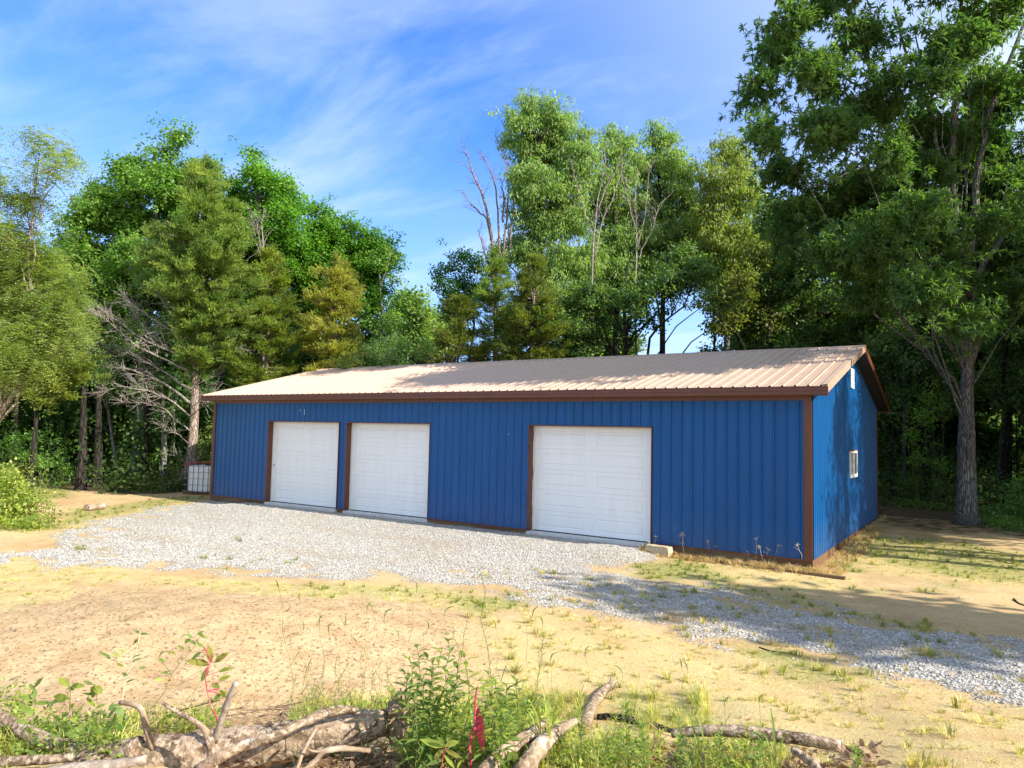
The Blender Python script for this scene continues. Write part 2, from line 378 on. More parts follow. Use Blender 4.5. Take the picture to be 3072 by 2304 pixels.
def grade(lo, hi, a, b, step, grow=1.18, far=320):
    c = list(np.arange(a, b+1e-6, step)); s = step
    while c[-1] < hi: s *= grow; c.append(c[-1]+s)
    s = step; L = [a]
    while L[-1] > lo: s *= grow; L.append(L[-1]-s)
    return np.array(L[:0:-1]+c)
gx = grade(-260, 200, -22, 7.5, .1); gy = grade(-120, 320, -13.2, 3.0, .1)
X, Y = np.meshgrid(gx, gy); nx, ny = len(gx), len(gy)
mg = m_gravel(X, Y)
ml = m_loose(X, Y)
Z = gz(X, Y)+.012*fbm(X, Y, .5)+ml*(.022*fbm(X, Y, .38, 3)+.016*lump(X+3, Y, .17))
Z = Z+mg*(.02+.006*lump(X, Y, .25))
me = bpy.data.meshes.new('ground')
idx = np.arange(nx*ny).reshape(ny, nx)
q = np.stack([idx[:-1, :-1], idx[:-1, 1:], idx[1:, 1:], idx[1:, :-1]], -1).reshape(-1, 4)
me.from_pydata(np.stack([X, Y, Z], -1).reshape(-1, 3).tolist(), [], q.tolist()); me.update()
me.polygons.foreach_set('use_smooth', [True]*len(me.polygons))
for nm, val in (('gravel', mg), ('green', m_green(X, Y)), ('straw', m_straw(X, Y)), ('loose', ml), ('forest', m_forest(X, Y))):
    a = me.attributes.new(nm, 'FLOAT', 'POINT'); a.data.foreach_set('value', val.ravel().astype(np.float32))
gnd = bpy.data.objects.new('ground', me); col.objects.link(gnd); tag(gnd, kind='structure')
t = NT('ground')
A = {k: t.attr(k).outputs['Fac'] for k in ('gravel', 'green', 'straw', 'loose', 'forest')}
w = t.coord()
n_big = t.noise(.5, 4, .55, w); n_mid = t.noise(3, 6, .6, w); n_fine = t.noise(22, 5, .65, w); n_vf = t.noise(90, 3, .6, w)
dirt = t.mix(t.rng(n_big, .35, .65), (.44, .29, .14), (.54, .395, .20))
dirt = t.mix(t.rng(n_mid, .5, .72, 0, .7), dirt, (.60, .47, .28))
dirt = t.mix(t.rng(n_mid, .42, .25, 0, .6), dirt, (.42, .235, .11))
dirt = t.mix(t.rng(n_fine, .56, .66, 0, .55), dirt, (.22, .135, .065))
loose = t.mix(t.rng(n_mid, .35, .65), (.43, .285, .15), (.57, .42, .24))
loose = t.mix(t.rng(n_fine, .53, .62, 0, .8), loose, (.17, .095, .05))
c = t.mix(A['loose'], dirt, loose)
c = t.mix(t.rng(n_vf, .56, .64, 0, .5), c, (.20, .12, .06)); c = t.mix(t.rng(n_vf, .42, .34, 0, .35), c, (.70, .56, .36))
sc_ = t.noise(60, 4, .7, t.coord((1, .3, 1), rotz=.6))
straw = t.mix(t.rng(sc_, .35, .65), (.36, .28, .10), (.64, .54, .26))
f_str = t.math('MULTIPLY', A['straw'], t.rng(n_mid, .35, .6, .25, 1), True)
c = t.mix(f_str, c, straw)
grn = t.mix(t.rng(sc_, .35, .65), (.11, .13, .03), (.30, .33, .09))
f_gr = t.math('MULTIPLY', A['green'], t.rng(n_fine, .38, .55, .2, .95), True)
c = t.mix(f_gr, c, grn)
vo = t.voro(27, w); vcol = t.node('ShaderNodeSeparateColor'); t.l.new(vo.outputs['Color'], vcol.inputs[0])
gv = t.mix(vcol.outputs[0], (.30, .28, .25), (.62, .58, .52))
gv = t.mix(t.rng(vo.outputs['Distance'], .45, .8, 0, .7), gv, (.20, .18, .16))
gv = t.mix(t.rng(t.noise(1.1, 5, .6, t.coord((.35, 1.1, 1))), .48, .70, 0, .45), gv, (.36, .28, .19))
f_gv = t.rng(t.math('ADD', A['gravel'], t.math('MULTIPLY', t.math('SUBTRACT', n_fine, .5), 2.6)), .36, .60)
c = t.mix(f_gv, c, gv)
lit = t.mix(t.rng(n_fine, .4, .62), (.055, .038, .022), (.17, .11, .06)); lit = t.mix(t.rng(n_mid, .5, .65, 0, .6), lit, (.05, .07, .02))
c = t.mix(t.rng(t.math('ADD', A['forest'], t.math('MULTIPLY', t.math('SUBTRACT', n_mid, .5), .8)), .4, .6), c, lit)
hgt = t.math('ADD', t.math('MULTIPLY', n_fine, .5), t.math('MULTIPLY', n_vf, .3))
hgt = t.math('ADD', hgt, t.math('MULTIPLY', t.math('MULTIPLY', t.math('SUBTRACT', .8, vo.outputs['Distance']), f_gv), 1.3))
t.bump(hgt, .9, .025)
gnd.data.materials.append(t.fin(c, .95, spec=.1))

# ---------------------------------------------------------------- instancing of small stuff and leaves
def gn_scatter(variants, real=False):
    """node group: one copy of a variant mesh on each point, using the point's vid / rot / scl"""
    cl = bpy.data.collections.new('variants_'+variants[0].name)
    for v in variants:
        cl.objects.link(v)
    g = bpy.data.node_groups.new('scatter_'+variants[0].name, 'GeometryNodeTree')
    g.interface.new_socket('Geometry', in_out='INPUT', socket_type='NodeSocketGeometry')
    g.interface.new_socket('Geometry', in_out='OUTPUT', socket_type='NodeSocketGeometry')
    gi, go = g.nodes.new('NodeGroupInput'), g.nodes.new('NodeGroupOutput')
    ci = g.nodes.new('GeometryNodeCollectionInfo'); ci.inputs['Collection'].default_value = cl
    ci.inputs['Separate Children'].default_value = True; ci.inputs['Reset Children'].default_value = True
    ip = g.nodes.new('GeometryNodeInstanceOnPoints'); ip.inputs['Pick Instance'].default_value = True
    def na(name, typ):
        n = g.nodes.new('GeometryNodeInputNamedAttribute'); n.data_type = typ; n.inputs['Name'].default_value = name; return n.outputs['Attribute']
    g.links.new(gi.outputs[0], ip.inputs['Points']); g.links.new(ci.outputs[0], ip.inputs['Instance'])
    g.links.new(na('vid', 'INT'), ip.inputs['Instance Index']); g.links.new(na('rot', 'FLOAT_VECTOR'), ip.inputs['Rotation'])
    g.links.new(na('scl', 'FLOAT_VECTOR'), ip.inputs['Scale'])
    if real:
        ri = g.nodes.new('GeometryNodeRealizeInstances'); g.links.new(ip.outputs[0], ri.inputs[0]); g.links.new(ri.outputs[0], go.inputs[0])
    else: g.links.new(ip.outputs[0], go.inputs[0])
    return g, len(variants)
def scatter(name, gg, pts, rots, scl, tint=None, parent=None, seed=0, mat=None):
    g, nv = gg; pts = np.asarray(pts, np.float32).reshape(-1, 3); n = len(pts); rg = np.random.default_rng(seed+n)
    org = np.array(ROOT.get(parent.name, (0, 0, 0)) if parent else (0, 0, 0))
    m = bpy.data.meshes.new(name); m.vertices.add(n); m.vertices.foreach_set('co', (pts-org).astype(np.float32).ravel())
    a = m.attributes.new('vid', 'INT', 'POINT'); a.data.foreach_set('value', rg.integers(0, nv, n).astype(np.int32))
    a = m.attributes.new('rot', 'FLOAT_VECTOR', 'POINT'); a.data.foreach_set('vector', np.asarray(rots, np.float32).ravel())
    s = np.asarray(scl, np.float32); s = np.repeat(s[:, None], 3, 1) if s.ndim == 1 else s
    a = m.attributes.new('scl', 'FLOAT_VECTOR', 'POINT'); a.data.foreach_set('vector', s.ravel())
    if tint is not None:
        a = m.attributes.new('tint', 'FLOAT_COLOR', 'POINT'); tt = np.concatenate([np.asarray(tint, np.float32), np.ones((n, 1), np.float32)], 1)
        a.data.foreach_set('color', tt.ravel())
    if mat: m.materials.append(mat)
    o = bpy.data.objects.new(name, m); col.objects.link(o)
    md = o.modifiers.new('scatter', 'NODES'); md.node_group = g
    if parent: o.parent = parent
    return o
def variant(name, mb, mat, smooth=False):
    o = mb.build(name, mat, smooth=smooth); col.objects.unlink(o); return o
def leaf_faces(base, d, n, L, W, droop=.15, six=False):
    """one leaf folded along its midrib: base point, direction, normal, length, width"""
    d = d/np.linalg.norm(d); s = np.cross(d, n); s /= np.linalg.norm(s)+1e-9; n = np.cross(s, d)
    if not six:
        v = [base, base+d*L*.45+s*W/2-n*W*.12, base+d*L-n*L*droop, base+d*L*.45-s*W/2-n*W*.12]
        return v, [(0, 1, 2), (0, 2, 3)]
    v = [base, base+d*L*.3+s*W*.42+n*W*.08, base+d*L*.65+s*W*.4-n*L*droop*.3, base+d*L-n*L*droop, base+d*L*.65-s*W*.4-n*L*droop*.3,
         base+d*L*.3-s*W*.42+n*W*.08, base+d*L*.45-n*L*droop*.12]
    return v, [(0, 1, 6), (1, 2, 6), (2, 3, 6), (3, 4, 6), (4, 5, 6), (5, 0, 6)]

# gravel stones, clods
def rock(rg):
    mb = MB(); k = rg.uniform(.55, 1, 3)*np.array([1, .85, .6])
    v = []
    for (a, b, c_) in [(1, 0, 0), (-1, 0, 0), (0, 1, 0), (0, -1, 0), (0, 0, 1), (0, 0, -1), (.7, .7, .3), (-.7, .6, .4), (.6, -.7, .5), (-.6, -.7, .3)]:
        v.append(np.array([a, b, c_])*k*rg.uniform(.75, 1.15))
    import bmesh
    bm = bmesh.new()
    for p in v: bm.verts.new(p*.5)
    bmesh.ops.convex_hull(bm, input=bm.verts)
    bm.verts.ensure_lookup_table(); bm.verts.index_update()
    mb.add([x.co[:] for x in bm.verts], [[x.index for x in f.verts] for f in bm.faces]); bm.free(); return mb
rg = np.random.default_rng(11)
STONE = gn_scatter([variant('stone_%s' % 'abcdef'[i], rock(rg), M['stone']) for i in range(6)])
CLOD = gn_scatter([variant('clod_%s' % 'abcd'[i], rock(rg), M['clod']) for i in range(4)])
def in_view(x, y, dmin=2.5, dmax=60, pad=.06):
    d = (x-CAM[0])*_flat[0]+(y-CAM[1])*_flat[1]; w_ = (x-CAM[0])*_right[0]+(y-CAM[1])*_right[1]
    return (d > dmin) & (d < dmax) & (np.abs(w_) < d*(.712+pad)+.3), d
def spread(n, x0, x1, y0, y1, rg, dens, vmin=2.5, vmax=60):
    x = rg.uniform(x0, x1, n); y = rg.uniform(y0, y1, n); ok, d = in_view(x, y, vmin, vmax)
    x, y, d = x[ok], y[ok], d[ok]; k = rg.uniform(0, 1, len(x)) < dens(x, y, d); return x[k], y[k], d[k]
def surf(x, y, dz=0):
    return np.stack([x, y, gz(x, y)+.012*fbm(x, y, .5)+m_gravel(x, y)*.02+dz], -1)
x, y, d = spread(420000, -19, 7, -12, 0, rg, lambda x, y, d: np.clip(m_gravel(x, y), 0, 1)*np.clip(1.5-d/13, .12, 1)*.9*(m_gravel(x, y) > .25)+.0004)
n = len(x); s = np.clip(rg.lognormal(-3.55, .38, n), .012, .085)
st = scatter('gravel_stones', STONE, surf(x, y, .004), rg.uniform(0, 6.28, (n, 3)), s)
tag(st, 'loose grey crushed limestone covering the drive before the blue barn', 'gravel', kind='stuff')
x, y, d = spread(60000, -13, 4, -12, -3, rg, lambda x, y, d: m_loose(x, y)*.42*(1-m_gravel(x, y))+.012)
n = len(x); s = np.minimum(rg.pareto(2.6, n)*.010+.010, .06)
st = scatter('soil_clods', CLOD, surf(x, y, .002), rg.uniform(0, 6.28, (n, 3)), s)
tag(st, 'crumbled clods of tan soil on the bare turned ground', 'soil', kind='stuff')

# grass tufts
def tuft(rg, nb, h, spread_, w_):
    mb = MB()
    for i in range(nb):
        a = rg.uniform(0, 6.28); r = rg.uniform(0, spread_*.35); lean = rg.uniform(.15, 1.1); hh = h*rg.uniform(.5, 1)
        b = np.array([math.cos(a)*r, math.sin(a)*r, 0]); o = np.array([math.cos(a), math.sin(a), 0]); s = np.array([-o[1], o[0], 0])*w_/2
        m_ = b+o*lean*hh*.35+[0, 0, hh*.62]; tp = b+o*lean*hh*.95+[0, 0, hh*(1-.35*lean)]
        mb.add([b-s, b+s, m_+s*.8, m_-s*.8, tp], [(0, 1, 2, 3), (3, 2, 4)])
    return mb
M['grass'] = leafmat('grass_blade', None, .3)
TUFT = gn_scatter([variant('tuft_%s' % 'abcd'[i], tuft(rg, 16, .09, .10, .006), M['grass']) for i in range(4)])
def tints(n, a, b, rg, v=.25):
    k = rg.uniform(0, 1, (n, 1)); return (np.array(a)*(1-k)+np.array(b)*k)*rg.uniform(1-v, 1+v, (n, 1))
x, y, d = spread(90000, -40, 8, -13, 9, rg, lambda x, y, d: m_green(x, y)*np.clip(1.3-d/30, .4, 1)*.55*(sstep(-.5, .3, fbm(x, y, .5))))
k = ~((x > -18.35) & (x < .05) & (y > -.06)); x, y = x[k], y[k]
n = len(x); e = rg.uniform(-.2, .2, (n, 3)); e[:, 2] = rg.uniform(0, 6.28, n)
st = scatter('green_grass', TUFT, surf(x, y, -.005), e, rg.uniform(.6, 1.5, n), tints(n, (.17, .22, .035), (.30, .33, .06), rg))
tag(st, 'patchy green grass growing in the gravel and along its edges', 'grass', kind='stuff')
x, y, d = spread(110000, -22, 8, -13, 6, rg, lambda x, y, d: (m_straw(x, y)*.75)*(sstep(-.3, .3, fbm(x+9, y, .6)))*np.clip(1.3-d/30, .4, 1)*(1-.85*m_gravel(x, y))*.6)
k = ~((x > -18.35) & (x < .05) & (y > -.06)); x, y = x[k], y[k]
n = len(x); e = rg.uniform(-.3, .3, (n, 3)); e[:, 2] = rg.uniform(0, 6.28, n)
st = scatter('dry_grass', TUFT, surf(x, y, -.01), e, np.stack([rg.uniform(.6, 1.2, n)]*2+[rg.uniform(.3, .8, n)], 1), tints(n, (.38, .36, .09), (.60, .52, .22), rg))
tag(st, 'short straw coloured grass thatch on the bare tan soil', 'grass', kind='stuff')
x, y, d = spread(15000, -9, 6, -13, -3, rg, lambda x, y, d: sstep(-.9, .4, (x-CAM[0])*_right[0]+(y-CAM[1])*_right[1])*(.06+.94*sstep(.05, .6, fbm(x, y+4, .9))))
n = len(x); e = rg.uniform(-.25, .25, (n, 3)); e[:, 2] = rg.uniform(0, 6.28, n)
st = scatter('sparse_grass', TUFT, surf(x, y, -.005), e, rg.uniform(.25, 1.1, n)*rg.choice([.5, .8, 1, 1.6], n), tints(n, (.30, .31, .07), (.52, .43, .17), rg))
tag(st, 'sparse thin tufts of yellow green grass dotted over the tan soil', 'grass', kind='stuff')

# ---------------------------------------------------------------- the barn
L, D, H = 18.288, 9.3676, 2.3855
DOORS = [(-15.51, -12.4686), (-12.15, -9.1714), (-6.1685, -3.156)]
EZ, EO, GO, RZ = 3.1958, .2764, .3182, 4.4714
SL = (RZ-EZ)/(D/2+EO)
def roof_z(y): return EZ+SL*((y+EO) if y <= D/2 else (D+EO-y))
barn = root('metal_barn', (-L/2, D/2, 0), 'long blue ribbed metal garage barn with three white overhead doors and brown roof', 'barn')
PITCHR = .2286
def prof(u):                           # rib height of the sheet profile
    v = u % PITCHR; v = min(v, PITCHR-v)
    if v < .010: return .024
    if v < .026: return .024*(.026-v)/.016
    w_ = abs(v-.076)
    return .0035 if w_ < .008 else (.0035*(1-(w_-.008)/.006) if w_ < .014 else 0)
def breaks(u0, u1, extra=()):
    s = set()
    k0 = int(math.floor(u0/PITCHR))-1; k1 = int(math.ceil(u1/PITCHR))+1
    for k in range(k0, k1+1):
        for o in (-.090, -.084, -.068, -.062, -.026, -.010, .010, .026, .062, .068, .084, .090): s.add(round(k*PITCHR+o, 5))
    s = sorted([q for q in s if u0+1e-4 < q < u1-1e-4]+[u0, u1]+[e for e in extra if u0 < e < u1]); return s
def sheet(name, u0, u1, zspans, fn, mat, parent):
    """ribbed sheet between u0 and u1; zspans(u_mid) -> list of (bottom fn, top fn) of u"""
    mb = MB(); extra = [e for d_ in DOORS for e in d_]+[-4.684, 4.684]
    bs = breaks(u0, u1, extra); V = []; Fc = []
    for a, b in zip(bs[:-1], bs[1:]):
        for zb, zt in zspans((a+b)/2):
            i = len(V); pa, pb = prof(a), prof(b)
            V += [fn(a, zb(a), pa), fn(b, zb(b), pb), fn(b, zt(b), pb), fn(a, zt(a), pa)]; Fc.append((i, i+1, i+2, i+3))
    mb.add(V, Fc); return mb.build(name, mat, parent)
def cf(v): return lambda u: v
SW = PITCHR*4
# front
for i in range(20):
    u0 = -L+i*SW; u1 = min(u0+SW, 0)
    def zs(um):
        for a, b in DOORS:
            if a < um < b: return [(cf(H+.015), cf(3.06))]
        return [(cf(0), cf(3.06))]
    sheet('wall_panel', u0, u1, zs, lambda u, z, p: (u, -p, z), M['blue'], barn)
# gables
WIN = (4.32, 5.36, 1.32, 1.96)
for side, xx in ((1, 0.), (-1, -L)):
    u = 0.
    while u < D-1e-3:
        u1 = min(u+SW, D)
        tf = lambda y: roof_z(y)-.10
        def zs(um, side=side):
            if side > 0 and WIN[0] < um < WIN[1]: return [(cf(0), cf(WIN[2])), (cf(WIN[3]), tf)]
            return [(cf(0), tf)]
        DOORS_ = DOORS; DOORS = [(WIN[0], WIN[1])]
        sheet('wall_panel', u, u1, zs, (lambda s_, x_: (lambda u, z, p: (x_+s_*p, u, z)))(side, xx), M['blue'], barn)
        DOORS = DOORS_
        u = u1
for i in range(20):
    u0 = -L+i*SW; sheet('wall_panel', u0, min(u0+SW, 0), lambda um: [(cf(0), cf(3.06))], lambda u, z, p: (u, D+p, z), M['blue'], barn)
# roof sheets
x0r = -L-GO
for sgn in (1, -1):
    u = x0r
    while u < GO-1e-3:
        u1 = min(u+SW, GO)
        ya, yb = (-EO-.02, D/2-.005) if sgn > 0 else (D+EO+.02, D/2+.005)
        mb = MB(); bs = breaks(u, u1); V = []; Fc = []
        for a, b in zip(bs[:-1], bs[1:]):
            j = len(V); pa, pb = prof(a), prof(b)
            V += [(a, ya, roof_z(ya)+pa), (b, ya, roof_z(ya)+pb), (b, yb, roof_z(yb)+pb), (a, yb, roof_z(yb)+pa)]
            Fc.append((j, j+1, j+2, j+3) if sgn > 0 else (j+3, j+2, j+1, j))
        mb.add(V, Fc); mb.build('roof_panel', M['roof'], barn); u = u1
mb = MB(); c0, c1 = x0r-.01, GO+.01
for a, b, zo in ((-.16, 0, 0), (0, .16, 0)):
    ya, yb = D/2+a, D/2+b
    mb.add([(c0, ya, roof_z(ya)+.024), (c1, ya, roof_z(ya)+.024), (c1, yb, roof_z(yb)+.024+.0), (c0, yb, roof_z(yb)+.024)], [(0, 1, 2, 3)])
ya = D/2-.16
mb.add([(c0, ya, roof_z(ya)+.024), (c1, ya, roof_z(ya)+.024), (c1, ya, roof_z(ya)+.004), (c0, ya, roof_z(ya)+.004)], [(3, 2, 1, 0)])
mb.build('ridge_cap', M['roof'], barn)
# eave fascia (stepped) and soffit, front and back
for sgn in (1, -1):
    yo = -EO if sgn > 0 else D+EO
    pr = [(0.0, EZ-.004), (-.028, EZ-.004), (-.028, EZ-.020), (-.018, EZ-.026), (-.018, EZ-.085), (-.006, EZ-.092), (-.006, EZ-.150), (.004, EZ-.168), (.03, EZ-.168), (.03, EZ-.1)]
    for a, b in ((x0r-.015, GO+.015),):
        mb = MB(); V = [(a, yo+sgn*p, z) for p, z in pr]+[(b, yo+sgn*p, z) for p, z in pr]; k = len(pr)
        Fc = [(i, i+1, i+1+k, i+k) for i in range(k-1)]+[tuple(range(k)), tuple(range(2*k-1, k-1, -1))]
        mb.add(V, Fc); mb.build('fascia', M['brown'], barn)
    mb = MB(); y1_, y2_ = (yo+.025, -.022) if sgn > 0 else (D+.022, yo-.025)
    mb.box(x0r+.01, min(y1_, y2_), EZ-.165, GO-.01, max(y1_, y2_), EZ-.150); mb.build('soffit', M['brown'], barn)
    yt = -.045 if sgn > 0 else D+.022
    mb = MB(); mb.box(-L, yt, 2.945, 0, yt+.023, EZ-.166); mb.build('frieze_trim', M['brown'], barn)
# rake fascia + soffit under the gable overhang
for xs in (GO, -L-GO):
    for sgn in (1, -1):
        mb = MB(); V = []
        ya, yb = (-EO+.004, D/2) if sgn > 0 else (D+EO-.004, D/2)
        s_ = 1 if xs > 0 else -1
        for y_ in (ya, yb):
            z_ = roof_z(y_)
            V += [(xs-s_*.10, y_, z_+.026), (xs+s_*.006, y_, z_+.026), (xs+s_*.006, y_, z_-.135), (xs-s_*.02, y_, z_-.135), (xs-s_*.02, y_, z_-.115)]
        mb.add(V, [(i, i+1, i+6, i+5) for i in range(4)]); mb.build('rake_trim', M['brown'] if sgn < 0 else M['roof'], barn)  # front slopes take the paler roof colour: sunlit tone painted onto brown trim
        mb = MB(); xa, xb = (xs-.021, 0.022) if xs > 0 else (xs+.021, -L-.022); V = []
        for y_ in (ya, yb):
            z_ = roof_z(y_)-.118; V += [(xa, y_, z_), (xb, y_, z_)]
        mb.add(V, [(0, 1, 3, 2)]); mb.build('soffit', M['dark'] if sgn < 0 else M['brown'], barn)  # rear slope soffit is brown too; its shade is painted in as near black
# corner, base and jamb trim
for xa, xb in ((-.143, .004), (-L-.004, -L+.115)):
    mb = MB(); mb.box(xa, -.034, -.03, xb, -.0, 3.03)
    mb.box(xa+.03 if xa > -5 else xa, -.040, -.03, xb-.035 if xa > -5 else xb-.05, -.030, 3.02)
    mb.build('corner_trim', M['brown'], barn)
mb = MB(); mb.box(-.0, D-.02, -.03, .026, D+.03, 3.02); mb.build('corner_trim', M['brown'], barn)
edges = [-L]+[e for d_ in DOORS for e in d_]+[0]
for a, b in zip(edges[::2], edges[1::2]):
    mb = MB(); mb.box(a+.004, -.032, -.028, b-.004, .0, .004); mb.build('base_trim', M['brown'], barn)
    mb = MB(); w_ = 3.6; n_ = max(1, round((b-a)/w_))
    for i in range(n_):
        mb = MB(); mb.box(a+(b-a)*i/n_+.003, -.012, -.42, a+(b-a)*(i+1)/n_-.003, .03, -.028); mb.build('skirt_board', M['wood'], barn)
mb = MB(); mb.box(-.03, .0, -.42, .006, D, -.004); mb.build('skirt_board', M['wood'], barn)
REC = .146
for k, (a, b) in enumerate(DOORS):
    mb = MB(); mb.box(a-.0, REC, -.02, a+.05, REC+.03, H-.05); mb.box(b-.05, REC, -.02, b, REC+.03, H-.05); mb.box(a, REC, H-.05, b, REC+.03, H)
    mb.build('door_stop', M['white'], barn)
    # left jamb (the third one is bent and torn), right jamb, head
    V = []; nseg = 24 if k == 2 else 2; rgj = np.random.default_rng(4)
    mb = MB(); zs_ = np.linspace(-.03, H+.03, nseg+1)
    for i, z_ in enumerate(zs_):
        wv = (.016*math.sin(z_*6)+.012*math.sin(z_*15+1)) if k == 2 else 0
        V += [(a-.026, -.036+wv*.8, z_), (a-.002+wv*.5, -.036-wv, z_), (a+.003+max(wv, -.002)*.8, REC, z_)]
    mb.add(V, [(3*i+j, 3*i+j+1, 3*i+j+4, 3*i+j+3) for i in range(nseg) for j in range(2)])
    o = mb.build('jamb_trim', M['brown'], barn)
    if k == 2: o['label'] = 'bent and torn brown jamb trim'
    mb = MB(); mb.box(b-.004, -.036, -.03, b+.014, REC+.03, H+.03); mb.build('jamb_trim', M['brown'], barn)
    mb = MB(); mb.box(a-.022, -.037, H+.001, b+.014, REC+.03, H+.024); mb.build('head_trim', M['brown'], barn)
    mb = MB(); mb.box(a-.03, -.05, -.32, b+.01, REC+.2, -.035); mb.build('door_sill', M['concrete'], barn)
    door = MB(); door.box(a+.02, REC+.075, -.02, b-.02, REC+.09, H-.01)
    dr = door.build('garage_door', M['door'], barn)
    ns = 5; hh = (H-.03)/ns; x0, x1 = a+.052, b-.052; W_ = x1-x0
    for j in range(ns):
        zb = -.018+j*hh+.002; zt = zb+hh-.004; yf = REC+.031; mb = MB()
        def face(xa, za, xb, zb_): mb.add([(xa, yf, za), (xb, yf, za), (xb, yf, zb_), (xa, yf, zb_)], [(0, 1, 2, 3)])
        pn = [(x0+W_*.065, x0+W_*.455), (x0+W_*.545, x0+W_*.935)]; pz = (zb+hh*.20, zt-hh*.20)
        face(x0, zb, x1, pz[0]); face(x0, pz[1], x1, zt)
        face(x0, pz[0], pn[0][0], pz[1]); face(pn[0][1], pz[0], pn[1][0], pz[1]); face(pn[1][1], pz[0], x1, pz[1])
        for (pa, pb) in pn:            # embossed panel: groove down, field back up
            rings = [(0, 0), (.010, .016), (.026, .016), (.044, .001)]; V = []
            for ins, dep in rings: V += [(pa+ins, yf+dep, pz[0]+ins), (pb-ins, yf+dep, pz[0]+ins), (pb-ins, yf+dep, pz[1]-ins), (pa+ins, yf+dep, pz[1]-ins)]
            Fc = [(4*r+q, 4*r+(q+1) % 4, 4*r+4+(q+1) % 4, 4*r+4+q) for r in range(3) for q in range(4)]+[(12, 13, 14, 15)]
            mb.add(V, Fc)
        mb.add([(x0, yf, zt), (x1, yf, zt), (x1, yf+.02, zt+.004), (x0, yf+.02, zt+.004), (x0, yf, zb), (x1, yf, zb), (x1, yf+.02, zb-.004), (x0, yf+.02, zb-.004)],
               [(0, 1, 2, 3), (7, 6, 5, 4)])
        mb.build('door_section', M['door'], dr)
    if k == 0:
        mb = MB(); mb.box(x0+.02, REC+.005, 1.05, x0+.05, REC+.033, 1.09); mb.build('lock', M['grey_wire'], dr)
    mb = MB(); mb.box(x0, REC+.02, -.034, x1, REC+.05, -.012); mb.build('bottom_seal', M['black'], dr)
# sliding window in the gable
y0, y1, z0, z1 = WIN
mb = MB(); fr = .055
mb.box(-.03, y0, z0, .036, y0+fr, z1); mb.box(-.03, y1-fr, z0, .036, y1, z1); mb.box(-.03, y0+fr, z0, .036, y1-fr, z0+fr+.02); mb.box(-.03, y0+fr, z1-fr, .036, y1-fr, z1)
ym = (y0+y1)/2; wf = mb.build('window', M['white'], barn)
mb = MB(); mb.box(-.02, ym-.03, z0+fr+.02, .032, ym+.03, z1-fr); mb.build('meeting_rail', M['white'], wf)
for ya, yb, xx in ((y0+fr, ym-.03, .004), (ym+.03, y1-fr, .014)):
    mb = MB(); mb.box(xx-.004, ya, z0+fr+.02, xx, yb, z1-fr); mb.build('pane', M['glass'], wf)
mb = MB(); mb.box(0, y0-.03, z1, .045, y1+.03, z1+.025); mb.build('head_flashing', M['brown'], wf)
# gable vent
mb = MB(); y0, y1, z0, z1 = 4.46, 4.90, 3.46, 3.93
mb.box(.019, y0, z0, .045, y0+.04, z1); mb.box(.019, y1-.04, z0, .045, y1, z1); mb.box(.019, y0+.04, z0, .045, y1-.04, z0+.04); mb.box(.019, y0+.04, z1-.04, .045, y1-.04, z1)
vt = mb.build('gable_vent', M['white'], barn)
for i in range(6):
    zz_ = z0+.05+i*.064; mb = MB(); mb.add([(.044, y0+.04, zz_), (.044, y1-.04, zz_), (.024, y1-.04, zz_+.062), (.024, y0+.04, zz_+.062)], [(0, 1, 2, 3)]); mb.build('slat', M['white'], vt)
mb = MB(); mb.box(.017, y0+.03, z0+.03, .022, y1-.03, z1-.03); mb.build('vent_back', M['dark'], vt)
# pale scratches on the front sheets
for (px, py, h_) in ((914, 1232, .13), (901, 1229, .05), (1526, 1302, .02), (2396, 1487, .02)):
    r = ray(px/1.38879, py/1.38879); t_ = (-.021-CAM[1])/r[1]; p = CAM+r*t_
    mb = MB(); mb.box(p[0]-.006, -.0225, p[2]-h_, p[0]+.006, -.0205, p[2]+h_*.3); mb.build('paint_scratch', M['white'], barn)

# ---------------------------------------------------------------- things round the barn
tp = G(443, 1068); tote = root('caged_tank', (tp[0]-.2, tp[1]+.2, float(gz(tp[0], tp[1]))), 'white plastic tank in dark wire cage with a red top rail beside the barn', 'tank')
tx, ty, tz = ROOT[tote.name]
th = R(20)
def RT(p): x_, y_, z_ = p; return (tx+x_*math.cos(th)-y_*math.sin(th), ty+x_*math.sin(th)+y_*math.cos(th), tz+z_)
mb = MB()
ring = []
for z_, k in ((.10, .96), (.16, 1), (.88, 1), (.97, .93), (1.0, .80)):
    for i in range(16):
        a = i*math.pi/8; c_, s_ = math.cos(a), math.sin(a); e_ = .38
        ring.append(RT((.56*k*math.copysign(abs(c_)**e_, c_), .48*k*math.copysign(abs(s_)**e_, s_), z_)))
mb.add(ring, [(r*16+i, r*16+(i+1) % 16, r*16+16+(i+1) % 16, r*16+16+i) for r in range(4) for i in range(16)]+[tuple(range(64, 80)), tuple(range(15, -1, -1))])
mb.build('tank_body', M['tank'], tote, smooth=False)
mb = MB(); mb.tube([RT((0, 0, .99)), RT((0, 0, 1.04))], .11, 12); mb.build('lid', M['black'], tote)
for f in range(4):
    A_ = [(-.6, -.52), (.6, -.52), (.6, .52), (-.6, .52)]; (xa, ya), (xb, yb) = A_[f], A_[(f+1) % 4]
    for i in range(6):
        u = i/6; mb = MB(); q = (xa+(xb-xa)*u, ya+(yb-ya)*u); mb.tube([RT((q[0], q[1], .06)), RT((q[0], q[1], 1.04))], .011, 5); mb.build('upright_bar', M['black'], tote)
    for j in range(5):
        z_ = .12+j*.22; mb = MB(); mb.tube([RT((xa, ya, z_)), RT((xb, yb, z_))], .008, 5); mb.build('cross_bar', M['grey_wire'], tote)
mb = MB()
